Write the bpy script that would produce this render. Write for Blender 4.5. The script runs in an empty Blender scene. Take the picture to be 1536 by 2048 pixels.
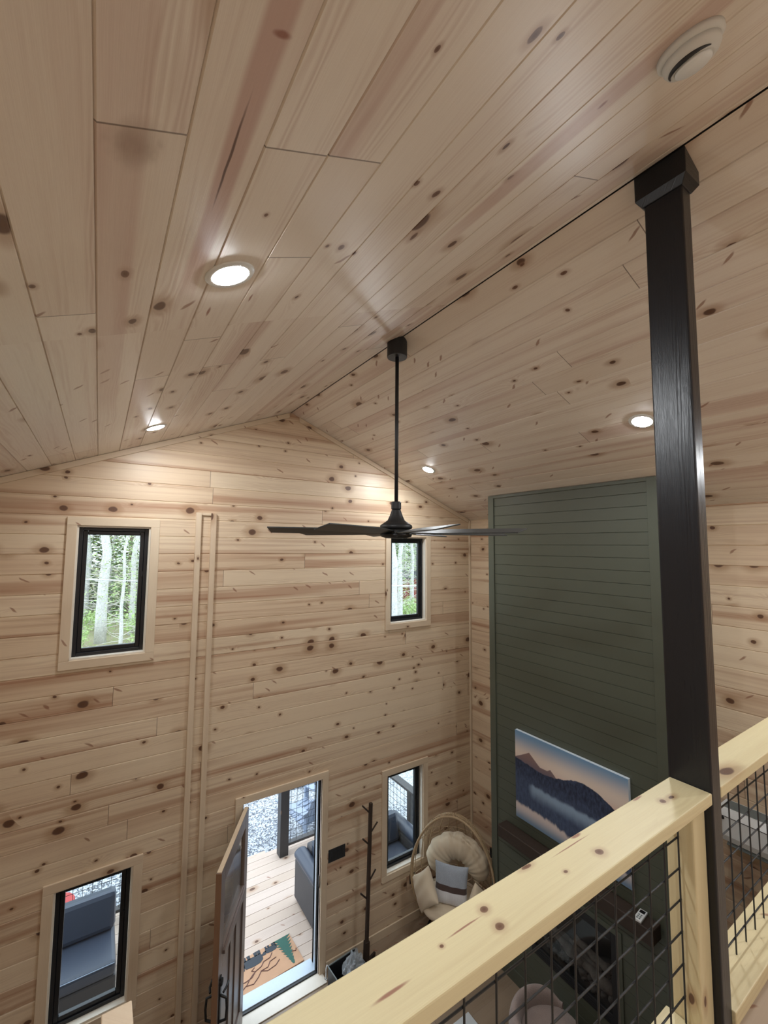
import bpy, bmesh, math, random
from mathutils import Vector, Matrix
random.seed(7)
C = bpy.context.scene.collection
PI = math.pi
# ------------------------------------------------------------------ camera, light, exposure
F_PX = 860.98; YAW = .5831; PITCH = .0795; ROLL = .0082; CAM_Z = 4.69
def cam_axes():
    f = Vector((math.sin(YAW)*math.cos(PITCH), math.cos(YAW)*math.cos(PITCH), math.sin(PITCH)))
    r = Vector((math.cos(YAW), -math.sin(YAW), 0)); u = r.cross(f)
    return r*math.cos(ROLL)+u*math.sin(ROLL), u*math.cos(ROLL)-r*math.sin(ROLL), f
cd = bpy.data.cameras.new('camera'); cam = bpy.data.objects.new('camera', cd); C.objects.link(cam)
cr_, cu_, cf_ = cam_axes()
cam.matrix_world = Matrix(((cr_.x, cu_.x, -cf_.x, 0), (cr_.y, cu_.y, -cf_.y, 0), (cr_.z, cu_.z, -cf_.z, CAM_Z), (0, 0, 0, 1)))
cd.sensor_fit = 'VERTICAL'; cd.sensor_height = 36; cd.sensor_width = 27; cd.lens = 36*F_PX/2048
cd.clip_start = .02; cd.clip_end = 300
bpy.context.scene.camera = cam
vs = bpy.context.scene.view_settings
vs.view_transform = 'Standard'; vs.look = 'None'; vs.gamma = 1; vs.use_curve_mapping = False
vs.exposure = 0.27
LAMP = 370.0          # radiance of the recessed lamps
SKY = 2.9             # overcast sky
w = bpy.data.worlds.new('overcast_sky'); bpy.context.scene.world = w; w.use_nodes = True
bg = w.node_tree.nodes['Background']; bg.inputs[0].default_value = (.76, .88, 1.0, 1); bg.inputs[1].default_value = SKY

# ------------------------------------------------------------------ dimensions (metres)
D = 4.636; R = 4.583; XR = 1.767; ZR = 6.213; SL = .40
L = 2*XR-R            # left wall
CS = math.cos(math.atan(SL)); SN = math.sin(math.atan(SL))
ZE = ZR-SL*(R-XR)     # eaves height
YF = -3.2             # wall behind the camera
LOFT = 2.94
WALL_T = .16

# ------------------------------------------------------------------ node helper
class NT:
    def __init__(s, name):
        s.m = bpy.data.materials.new(name); s.m.use_nodes = True
        s.t = s.m.node_tree; s.n = s.t.nodes; s.b = s.n['Principled BSDF']
    def _in(s, sock, v):
        if v is None: return
        if hasattr(v, 'is_output'): s.t.links.new(v, sock)
        elif isinstance(v, (tuple, list)) and sock.type == 'RGBA' and len(v) == 3: sock.default_value = (*v, 1)
        else: sock.default_value = v
    def m_(s, op, a, b=None, c=None, clamp=False):
        n = s.n.new('ShaderNodeMath'); n.operation = op; n.use_clamp = clamp
        s._in(n.inputs[0], a); s._in(n.inputs[1], b); s._in(n.inputs[2], c); return n.outputs[0]
    def add(s, a, b): return s.m_('ADD', a, b)
    def sub(s, a, b): return s.m_('SUBTRACT', a, b)
    def mul(s, a, b): return s.m_('MULTIPLY', a, b)
    def step(s, x, a, b):      # smooth 0..1 between a and b
        n = s.n.new('ShaderNodeMapRange'); n.interpolation_type = 'SMOOTHSTEP'
        s._in(n.inputs[0], x); s._in(n.inputs[1], a); s._in(n.inputs[2], b)
        n.inputs[3].default_value = 0; n.inputs[4].default_value = 1; return n.outputs[0]
    def lin(s, x, a, b, c, d):
        n = s.n.new('ShaderNodeMapRange'); s._in(n.inputs[0], x)
        for i, v in enumerate((a, b, c, d)): s._in(n.inputs[i+1], v)
        return n.outputs[0]
    def vec(s, x, y, z=0.0):
        n = s.n.new('ShaderNodeCombineXYZ'); s._in(n.inputs[0], x); s._in(n.inputs[1], y); s._in(n.inputs[2], z); return n.outputs[0]
    def noise(s, v, scale=1.0, detail=2.0, rough=.5, dist=0.0, color=False):
        n = s.n.new('ShaderNodeTexNoise'); s._in(n.inputs['Vector'], v); n.inputs['Scale'].default_value = scale
        n.inputs['Detail'].default_value = detail; n.inputs['Roughness'].default_value = rough; n.inputs['Distortion'].default_value = dist
        return n.outputs['Color'] if color else n.outputs['Fac']
    def white(s, v):
        n = s.n.new('ShaderNodeTexWhiteNoise'); n.noise_dimensions = '3D'; s._in(n.inputs['Vector'], v); return n.outputs['Value'], n.outputs['Color']
    def voro(s, v, scale=1.0, feature='F1', rnd=1.0, dim='2D'):
        n = s.n.new('ShaderNodeTexVoronoi'); n.voronoi_dimensions = dim; n.feature = feature
        s._in(n.inputs['Vector'], v); n.inputs['Scale'].default_value = scale; n.inputs['Randomness'].default_value = rnd
        return n.outputs['Distance'], n.outputs.get('Color')
    def mix(s, f, a, b, mode='MIX'):
        n = s.n.new('ShaderNodeMix'); n.data_type = 'RGBA'; n.blend_type = mode
        s._in(n.inputs[0], f); s._in(n.inputs[6], a); s._in(n.inputs[7], b); return n.outputs[2]
    def sep(s, v):
        n = s.n.new('ShaderNodeSeparateXYZ'); s._in(n.inputs[0], v); return n.outputs
    def coord(s, which='Object'):
        return s.n.new('ShaderNodeTexCoord').outputs[which]
    def bump(s, h, strength=.3, dist=.002):
        n = s.n.new('ShaderNodeBump'); n.inputs['Strength'].default_value = strength; n.inputs['Distance'].default_value = dist
        s._in(n.inputs['Height'], h); s.t.links.new(n.outputs[0], s.b.inputs['Normal'])
    def out(s, color=None, rough=None, **k):
        if color is not None: s._in(s.b.inputs['Base Color'], color)
        if rough is not None: s._in(s.b.inputs['Roughness'], rough)
        for a, v in k.items(): s._in(s.b.inputs[a.replace('_', ' ')], v)
        return s.m

def wood(name, pitch=None, pale=(.66, .51, .34), tan=(.58, .42, .27), pink=(.47, .29, .19), streak=.55, knots=.5, rough=.42,
         knot_col=(.13, .06, .03), L0=2.6, seed=0.0, streak_board=.5, grain=.16, kscale=3.0, bumpy=.25, spots=(), near=None, bands=()):
    s = NT(name); x = s.sep(s.coord('UV')); u, v = x[0], x[1]
    if pitch:
        row = s.m_('FLOOR', s.m_('DIVIDE', s.add(v, 1e-4), pitch))
        fv = s.sub(v, s.mul(row, pitch))
        r0, rc = s.white(s.vec(row, seed, 3.3))
        Ln = s.add(L0, s.mul(r0, 1.9)); ua = s.add(s.m_('DIVIDE', u, Ln), s.mul(s.sep(rc)[1], 9.0))
        bi = s.m_('FLOOR', ua); fu = s.mul(s.sub(ua, bi), Ln)
        ejoint = s.m_('MINIMUM', fu, s.sub(Ln, fu))
        if near:                     # surveyed butt joints: (u limit, [(row, u joint)...])
            isn = s.m_('LESS_THAN', u, near[0]); idn = 50.0; en = 9.0
            for (rw, uj) in near[1]:
                isr = s.m_('COMPARE', row, float(rw), .5); idn = s.add(idn, s.mul(isr, s.m_('GREATER_THAN', u, uj)))
                en = s.m_('MINIMUM', en, s.add(s.m_('ABSOLUTE', s.sub(u, uj)), s.mul(s.sub(1.0, isr), 9.0)))
            bi = s.add(s.mul(bi, s.sub(1.0, isn)), s.mul(idn, isn)); ejoint = s.add(s.mul(ejoint, s.sub(1.0, isn)), s.mul(en, isn))
    else:
        row = s.n.new('ShaderNodeObjectInfo').outputs['Random']; row = s.mul(row, 50.0); bi = 0.0; fv = v
    wv, wc = s.white(s.vec(row, bi, seed+1.7)); c = s.sep(wc); w2, wc2 = s.white(s.vec(bi, row, seed+8.1)); c2 = s.sep(wc2)
    ru = s.add(u, s.mul(c[0], 31.0)); rv = s.add(fv, s.mul(c[1], 17.0))
    # knots
    warp = s.noise(s.vec(s.mul(ru, 7.0), s.mul(rv, 9.0), c[2]), 1.0, 2.0)
    P = pitch or .14
    ku = s.add(s.mul(ru, kscale), s.mul(s.sub(warp, .5), .12)); kv = s.add(s.mul(rv, .74/P), s.mul(s.sub(warp, .5), .12))
    kd, kc = s.voro(s.vec(ku, kv, 0.0), 1.0); kcs = s.sep(kc)
    dens = s.m_('LESS_THAN', kcs[0], s.mul(s.add(.35, s.mul(c2[0], 1.3)), knots))
    rad = s.add(.034, s.mul(s.mul(kcs[1], kcs[1]), .105))
    kn = s.mul(s.sub(1.0, s.step(kd, s.mul(rad, .75), s.mul(rad, 1.12))), dens)
    core = s.mul(s.sub(1.0, s.step(kd, s.mul(rad, .2), s.mul(rad, .7))), dens)
    halo = s.mul(s.sub(1.0, s.step(kd, rad, s.mul(rad, 3.2))), dens)
    # spike knots: slanted slashes
    su = s.add(s.mul(s.add(ru, s.mul(rv, 1.2)), 6.0), s.mul(warp, .5)); sd_, sc_ = s.voro(s.vec(su, s.mul(rv, 3.6), 5.0), 1.0); scs = s.sep(sc_)
    spike = s.mul(s.mul(s.sub(1.0, s.step(sd_, .05, .10)), s.m_('LESS_THAN', scs[0], .24)), s.m_('GREATER_THAN', c2[1], .40))
    if pale[0] < .3: spike = 0.0
    # grain
    flow = s.noise(s.vec(s.mul(ru, .9), s.mul(rv, 11.0), c[2]), 1.0, 3.0)
    nearf = s.m_('EXPONENT', s.mul(kd, -7.0))
    ph = s.add(s.add(s.mul(rv, 330.0), s.mul(flow, 46.0)), s.mul(s.mul(nearf, 26.0), dens))
    g = s.m_('SINE', ph); g = s.mul(s.add(g, 1.0), .5)
    gm = s.noise(s.vec(s.mul(ru, .6), s.mul(rv, 14.0), s.add(c[2], 4.0)), 1.0, 2.0)
    g = s.mul(g, s.step(gm, .40, .72))
    fine = s.noise(s.vec(s.mul(ru, 9.0), s.mul(rv, 420.0), c[2]), 1.0, 3.0, .6)
    # heartwood streak
    st = s.noise(s.vec(s.mul(ru, .30), s.mul(rv, 9.5), s.add(c[1], 2.0)), 1.0, 2.0, .45)
    strk = s.mul(s.add(s.mul(s.step(st, .47, .66), .75), s.mul(s.step(s.noise(s.vec(s.mul(ru, .5), s.mul(rv, 34.0), c[0]), 1.0, 3.0), .5, .7), .35)), s.step(c2[2], streak_board-.08, streak_board+.25))
    col = s.mix(s.step(wv, .1, .95), pale, tan)
    col = s.mix(s.mul(s.noise(s.vec(s.mul(ru, 1.1), s.mul(rv, 4.0), 9.0), 1.0, 2.0), .35), col, tan)
    col = s.mix(s.mul(strk, streak), col, pink)
    col = s.mix(s.mul(g, grain), col, (pink[0]*.85, pink[1]*.8, pink[2]*.7))
    col = s.mix(s.mul(s.sub(fine, .35), .28), col, (pink[0]*.8, pink[1]*.75, pink[2]*.7))
    col = s.mix(s.mul(halo, .55), col, (.36, .20, .10))
    col = s.mix((s.mul(spike, .75) if pale[0] >= .3 else 0.0), col, (.27, .12, .07))
    col = s.mix(s.mul(kn, .95), col, (.11, .05, .03))
    col = s.mix(s.mul(core, .85), col, knot_col)
    for (va, vb, uw, amt) in bands:          # surveyed heartwood band along one board
        wob = s.mul(s.sub(s.noise(s.vec(s.mul(u, 2.0), 3.0, va), 1.0, 2.0), .5), .02)
        vv = s.add(v, wob); bm_ = s.mul(s.step(vv, va-.006, va+.012), s.sub(1.0, s.step(vv, vb-.012, vb+.006)))
        col = s.mix(s.mul(s.mul(bm_, s.sub(1.0, s.step(u, uw-.2, uw+.3))), amt), col, pink)
    for (su_, sv_, a_, b_, kind_) in spots:  # surveyed knots (k), slashes (s), stain (d)
        wv2 = s.mul(s.sub(s.noise(s.vec(s.mul(u, 14.0), s.mul(v, 22.0), su_), 1.0, 2.0), .5), b_*(.9 if kind_ == 'c' else 1.4))
        du = s.m_('DIVIDE', s.sub(u, su_), a_); dv = s.m_('DIVIDE', s.add(s.sub(v, sv_), wv2), b_)
        dd = s.m_('SQRT', s.add(s.mul(du, du), s.mul(dv, dv)))
        if kind_ == 'k':
            col = s.mix(s.mul(s.sub(1.0, s.step(dd, .9, 2.6)), .45), col, (.38, .22, .14)); col = s.mix(s.mul(s.sub(1.0, s.step(dd, .8, 1.1)), .9), col, (.16, .075, .045)); col = s.mix(s.mul(s.sub(1.0, s.step(dd, .2, .7)), .7), col, knot_col)
        elif kind_ == 'd': col = s.mix(s.mul(s.sub(1.0, s.step(dd, .1, 1.1)), .6), col, (.27, .17, .12))
        else: col = s.mix(s.mul(s.sub(1.0, s.step(dd, .4, 1.05)), .9), col, (.10, .045, .03) if kind_ == 'c' else (.30, .13, .09))
    h = s.add(s.mul(fine, .5), s.mul(g, .4))
    if pitch:
        jm = s.sub(1.0, s.step(ejoint, .0012, .0032))
        col = s.mix(s.mul(jm, .75), col, (.10, .06, .035)); h = s.sub(h, s.mul(jm, .3))
    s.bump(h, bumpy, .0012)
    return s.out(col, s.add(rough, s.mul(s.sub(fine, .5), .12)))

def plain(name, col, rough=.5, metal=0.0, var=.08, scale=20.0, bump=0.0, spec=.5):
    s = NT(name); n = s.noise(s.coord('Object'), scale, 3.0)
    c = s.mix(n, tuple(max(0, q*(1-var)) for q in col), tuple(min(1, q*(1+var)) for q in col))
    if bump: s.bump(n, bump, .002)
    return s.out(c, rough, Metallic=metal)

def fabric(name, col, rough=.9, scale=260.0, bump=.5, sheen=.3, var=.25):
    s = NT(name); co = s.coord('Object'); n = s.noise(co, scale, 2.0); n2 = s.noise(co, 9.0, 2.0)
    c = s.mix(s.mul(s.add(n, n2), .5), tuple(q*(1-var) for q in col), tuple(min(1, q*(1+var)) for q in col))
    s.bump(n, bump, .003); s.b.inputs['Sheen Weight'].default_value = sheen
    return s.out(c, rough)

def emit(name, col, strength):
    s = NT(name); return s.out((.8, .8, .8), .5, Emission_Color=(*col, 1), Emission_Strength=strength)

M = {}
CK = dict(streak_board=.38, knots=.46, pale=(.84, .765, .67), tan=(.76, .67, .57), pink=(.54, .36, .30), streak=.70, grain=.34, L0=3.0)
SP = [(1.492, .077, .022, .013, 'k'), (1.549, -.164, .012, .009, 'k'), (1.18, .437, .008, .007, 'k'), (.623, .626, .009, .006, 'k'), (.534, .842, .020, .012, 'k'), (.516, .914, .011, .008, 'k'), (.992, .877, .012, .009, 'k'),
      (1.028, .992, .018, .013, 'k'), (1.261, 1.086, .026, .011, 'k'), (1.34, .791, .018, .012, 'k'), (1.379, .871, .012, .008, 'k'), (1.332, .726, .010, .008, 'k'), (1.913, -.055, .012, .009, 'k'), (.614, 1.289, .02, .008, 's'),
      (.685, .296, .010, .024, 's'), (.98, .075, .085, .062, 'd'), (.99, .276, .20, .0045, 'c'), (1.8, .40, .05, .008, 's'), (1.7, .55, .04, .006, 's')]
M['ceiling_l'] = wood('left_ceiling_boards', .174, seed=1, rough=.40, kscale=2.6, spots=SP, near=(1.95, [(0, .935), (2, .937), (3, .935), (3, 1.405), (9, .865), (-1, 1.75)]), bands=[(.252, .316, 1.5, .85), (.0, .10, 3.0, .35), (1.24, 1.33, 1.2, .6)], **{**CK, 'streak_board': .55, 'knots': .40})
SPR = [(1.286, .129, .02, .012, 'k'), (1.403, -.091, .013, .012, 'k'), (1.425, .298, .015, .008, 'k'), (1.545, .207, .02, .009, 'k')]
M['ceiling'] = wood('ceiling_boards', .174, seed=1, spots=SPR, **CK, rough=.40, kscale=2.6)
M['wall'] = wood('wall_boards', .169, seed=5, L0=3.6, grain=.28, streak_board=.22, knots=.62, pale=(.80, .66, .48), tan=(.73, .57, .40), pink=(.44, .25, .155), streak=.92, kscale=3.2)
M['wall_side'] = wood('side_wall_boards', .175, seed=9, L0=3.6, grain=.28, streak_board=.22, knots=.62, pale=(.80, .66, .48), tan=(.73, .57, .40), pink=(.44, .25, .155), streak=.92, kscale=3.2)
M['pine'] = wood('pine_trim', None, pale=(.78, .65, .48), tan=(.72, .58, .42), streak=.25, knots=.30, grain=.10, rough=.5)
M['rail'] = wood('rail_pine', None, pale=(.74, .66, .41), tan=(.67, .575, .35), pink=(.48, .34, .17), streak=.22, knots=.85, grain=.2, rough=.45, kscale=2.2)
def rs(l): return [(u, v-2.852, a, b, k) for u, v, a, b, k in l]
RSP = rs([(1.599, 4.479, .013, .009, 'k'), (1.545, 4.532, .035, .006, 's'), (1.192, 4.457, .014, .010, 'k'), (1.198, 4.532, .028, .008, 's'), (.976, 4.530, .018, .007, 'k'), (1.048, 4.465, .007, .005, 'k'),
          (.784, 4.498, .011, .009, 'k'), (.780, 4.448, .012, .010, 'k'), (.641, 4.481, .005, .004, 'k'), (.713, 4.488, .06, .0028, 's'), (.50, 4.461, .05, .005, 's'), (1.15, 4.515, .10, .0022, 's')])
M['rail_s'] = wood('rail_pine_knotty', None, pale=(.74, .66, .41), tan=(.67, .575, .35), pink=(.48, .34, .17), streak=.22, knots=.25, grain=.24, rough=.45, kscale=2.2, spots=RSP)
M['bwood'] = wood('black_stained_wood', None, pale=(.006, .008, .013), tan=(.004, .006, .010), pink=(.006, .006, .008), knot_col=(.004, .004, .005), streak=.3, knots=0.0, rough=.30, bumpy=.9)
M['mantel'] = wood('dark_mantel_wood', None, pale=(.045, .028, .019), tan=(.032, .02, .014), pink=(.02, .012, .008), knot_col=(.008, .005, .004), knots=0.0, rough=.6, bumpy=.8)
M['floor'] = wood('floor_planks', .18, seed=13, pale=(.33, .25, .18), tan=(.28, .21, .145), pink=(.19, .125, .08), streak=.4, knots=.12, rough=.38, L0=1.1)
M['loftfloor'] = wood('loft_floor_planks', .18, seed=14, pale=(.60, .49, .38), tan=(.53, .42, .32), pink=(.40, .30, .21), streak=.4, knots=.12, rough=.4, L0=1.1)
M['deck'] = wood('deck_boards', .152, seed=17, pale=(.62, .50, .42), tan=(.55, .43, .34), pink=(.45, .33, .27), streak=.3, knots=.25, rough=.7, L0=3.5)
M['door'] = wood('stained_door_wood', None, pale=(.20, .15, .125), tan=(.17, .12, .10), pink=(.12, .08, .065), streak=.4, knots=0.0, rough=.35)
M['dooredge'] = wood('door_edge_wood', None, pale=(.30, .17, .10), tan=(.25, .14, .08), pink=(.2, .1, .06), streak=.4, knots=0.0, rough=.5)
M['extpost'] = wood('dark_deck_stain', None, pale=(.06, .055, .055), tan=(.045, .042, .042), pink=(.035, .03, .03), knot_col=(.02, .02, .02), streak=.3, knots=.1, rough=.55)
M['green'] = plain('green_paint', (.082, .092, .068), .42, var=.03, scale=3.0)
M['bmetal'] = plain('black_metal', (.012, .013, .015), .5, .0)
M['blade'] = plain('matte_black_blade', (.026, .029, .028), .52, .0)
M['bplastic'] = plain('black_plastic', (.015, .016, .018), .45)
M['frame'] = plain('black_window_frame', (.010, .011, .014), .35)
M['white'] = plain('white_plastic', (.78, .80, .80), .35, var=.02)
M['offwhite'] = plain('offwhite_plastic', (.66, .66, .63), .55, var=.03)
M['grey'] = plain('grey_plastic', (.20, .23, .23), .5)
M['alu'] = plain('aluminium_sill', (.46, .53, .60), .4, .25, var=.06, scale=60)
M['jamb'] = plain('primed_jamb', (.72, .62, .55), .5, var=.04)
M['sill'] = plain('pale_sill_wood', (.80, .74, .64), .5, var=.05)
M['reed'] = plain('tan_wicker', (.42, .30, .175), .55, var=.25, scale=60, bump=.4)
M['cream'] = fabric('cream_cushion', (.66, .55, .40), var=.08, bump=.25)
M['boucle'] = fabric('grey_pink_boucle', (.34, .27, .245), scale=120, bump=1.0, var=.35)
M['rug'] = fabric('pale_rug', (.60, .64, .66), scale=150, bump=.8, var=.12)
M['sofa'] = fabric('charcoal_blue_vinyl', (.040, .050, .075), rough=.38, scale=80, bump=.10, sheen=0, var=.10)
M['sofaside'] = fabric('grey_brown_sofa_side', (.05, .047, .05), rough=.6, scale=120, bump=.2, sheen=0, var=.12)
M['coir'] = fabric('coir_mat', (.52, .29, .16), scale=300, bump=.9, var=.2)
M['matgreen'] = fabric('mat_green', (.02, .10, .07), scale=300, bump=.6)
M['matblack'] = fabric('mat_dark', (.028, .035, .045), scale=300, bump=.6)
M['matbrown'] = fabric('mat_brown', (.16, .065, .045), scale=300, bump=.6)
M['bark'] = plain('pale_bark', (.60, .58, .57), .9, var=.45, scale=14, bump=.8)
M['bark2'] = plain('brown_bark', (.26, .22, .18), .9, var=.4, scale=14, bump=.8)
M['twig'] = plain('dry_twigs', (.58, .54, .50), .9, var=.3, scale=5)
M['needles'] = plain('conifer_needles', (.17, .27, .12), .7, var=.5, scale=3)
M['leaf'] = plain('young_leaves', (.38, .52, .20), .6, var=.5, scale=4)
M['adir'] = plain('grey_blue_plastic', (.26, .31, .40), .45, var=.1)
M['red'] = plain('red_paint', (.42, .03, .03), .5)
M['redshed'] = plain('red_brown_siding', (.25, .06, .05), .7, var=.2)
M['cable'] = plain('pale_cable', (.75, .75, .72), .6)
M['rock'] = plain('fire_rock', (.055, .05, .05), .8, var=.5, scale=30, bump=1.0)
M['log'] = plain('charred_log', (.10, .085, .08), .9, var=.6, scale=25, bump=1.0)
M['lamp'] = emit('lamp_diffuser', (.93, .97, 1.0), LAMP)
M['lens'] = plain('dark_glass', (.01, .01, .012), .08)
def glass(name, tint=(1, 1, 1), refl=.06):
    m = bpy.data.materials.new(name); m.use_nodes = True; t = m.node_tree; t.nodes.clear()
    o = t.nodes.new('ShaderNodeOutputMaterial'); a = t.nodes.new('ShaderNodeBsdfTransparent'); g = t.nodes.new('ShaderNodeBsdfGlossy')
    a.inputs[0].default_value = (*tint, 1); g.inputs['Roughness'].default_value = .01
    lw = t.nodes.new('ShaderNodeLayerWeight'); lw.inputs[0].default_value = .5; pw = t.nodes.new('ShaderNodeMath'); pw.operation = 'POWER'; pw.inputs[1].default_value = 5
    f = t.nodes.new('ShaderNodeMath'); f.operation = 'MULTIPLY_ADD'; f.inputs[1].default_value = .9; f.inputs[2].default_value = .04; x = t.nodes.new('ShaderNodeMixShader')
    t.links.new(lw.outputs['Facing'], pw.inputs[0]); t.links.new(pw.outputs[0], f.inputs[0]); t.links.new(f.outputs[0], x.inputs[0]); t.links.new(a.outputs[0], x.inputs[1]); t.links.new(g.outputs[0], x.inputs[2]); t.links.new(x.outputs[0], o.inputs[0]); return m
M['glass'] = glass('window_glass', (.96, .98, .97))
def plastic_film():
    m = bpy.data.materials.new('clear_plastic_film'); m.use_nodes = True; t = m.node_tree; b = t.nodes['Principled BSDF']
    b.inputs['Base Color'].default_value = (.62, .68, .72, 1); b.inputs['Roughness'].default_value = .22; b.inputs['Alpha'].default_value = .45; return m
M['film'] = plastic_film()
def striped():
    s = NT('striped_knit'); co = s.coord('Object'); z = s.sep(co)[2]; x_ = s.sep(co)[0]
    zz = s.add(z, s.mul(s.sub(s.noise(co, 4.0), .5), .012))
    br = s.mul(s.step(zz, -.055, -.050), s.sub(1.0, s.step(zz, .005, .010)))
    rib = s.m_('SINE', s.mul(x_, 520.0)); n = s.noise(co, 140.0, 2.0)
    top = s.mix(n, (.26, .29, .33), (.42, .46, .52)); bot = s.mix(n, (.66, .66, .68), (.82, .82, .84))
    c = s.mix(s.step(zz, -.02, -.018), bot, top); c = s.mix(br, c, (.07, .042, .035))
    s.bump(s.add(s.mul(rib, .4), n), .5, .003); s.b.inputs['Sheen Weight'].default_value = .3
    return s.out(c, .9)
M['stripe'] = striped()
def gravel():
    s = NT('gravel'); co = s.coord('Object'); d, c = s.voro(co, 38.0, dim='3D'); cs = s.sep(c); n = s.noise(co, .7, 3.0); n2 = s.noise(co, 5.0, 2.0)
    col = s.mix(s.step(cs[0], .1, .9), (.12, .13, .15), (.62, .66, .72)); col = s.mix(s.step(n, .5, .62), col, s.mix(.45, col, (.75, .76, .74)))
    y = s.sep(co)[1]; x = s.sep(co)[0]
    far = s.step(s.add(s.add(y, s.mul(x, -.25)), s.mul(n, 5.0)), 15.0, 19.0)
    lit = s.mix(cs[1], (.30, .24, .13), (.46, .44, .30)); lit = s.mix(s.step(n2, .5, .7), lit, (.30, .42, .12))
    s.bump(s.sub(1.0, d), .9, .03)
    return s.out(s.mix(far, col, lit), .85)
M['gravel'] = gravel()
def painting():
    s = NT('lake_painting'); x = s.sep(s.coord('UV')); u, v = x[0], x[1]
    n1 = s.noise(s.vec(s.mul(u, 3.0), 1.0), 1.0, 3.0); n2 = s.noise(s.vec(s.mul(u, 26.0), s.mul(v, 6.0)), 1.0, 3.0); n3 = s.noise(s.vec(s.mul(u, 50.0), s.mul(v, 16.0)), 1.0, 3.0)
    def bumpf(c, w_, h): return s.mul(s.m_('MAXIMUM', 0.0, s.sub(1.0, s.m_('ABSOLUTE', s.m_('DIVIDE', s.sub(u, c), w_)))), h)
    sky = s.mix(s.step(s.sub(v, s.mul(u, .03)), .74, .98), (.78, .66, .57), (.18, .32, .50)); sky = s.mix(s.step(v, .60, .75), (.72, .50, .42), sky)
    m1 = s.add(s.add(.66, s.add(bumpf(.15, .18, .15), bumpf(.36, .10, .10))), s.mul(s.sub(n1, .5), .08)); m1 = s.sub(m1, s.mul(u, .10))
    m2 = s.add(s.add(.63, bumpf(0.0, .3, .05)), s.mul(s.sub(n2, .5), .03)); m2 = s.add(m2, s.m_('MULTIPLY', s.m_('EXPONENT', s.mul(s.m_('POWER', s.m_('DIVIDE', s.sub(u, .66), .22), 2.0), -1.0)), .12)); m2 = s.sub(m2, s.mul(s.step(u, .8, 1.05), .06))
    c = s.mix(s.sub(1.0, s.step(s.sub(v, m1), -.006, .006)), sky, s.mix(s.step(v, .55, .8), (.12, .11, .16), (.27, .17, .15)))
    hill = s.mix(s.step(n3, .3, .8), (.012, .018, .045), (.05, .075, .15)); hill = s.mix(s.mul(s.sub(1.0, s.step(v, .40, .62)), .35), hill, (.10, .15, .27))
    c = s.mix(s.sub(1.0, s.step(s.sub(v, m2), -.006, .006)), c, hill)
    ml = s.add(.44, s.mul(s.sub(n2, .5), .05)); band = s.mul(s.mul(s.step(v, s.sub(ml, .17), s.sub(ml, .02)), s.sub(1.0, s.step(v, s.sub(ml, .01), s.add(ml, .03)))), s.step(u, .13, .19))
    c = s.mix(s.mul(band, .85), c, (.30, .42, .58))
    wl = s.add(.17, s.add(s.mul(s.sub(n2, .5), .10), s.mul(s.step(u, .3, .6), -.05)))
    water = s.mix(s.step(v, .0, .14), (.15, .24, .36), (.66, .58, .56))
    c = s.mix(s.sub(1.0, s.step(s.sub(v, wl), -.02, .02)), c, water)
    return s.out(c, .6)
M['paint'] = painting()
M['canvas_edge'] = plain('canvas_edge', (.55, .62, .68), .8)

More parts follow.
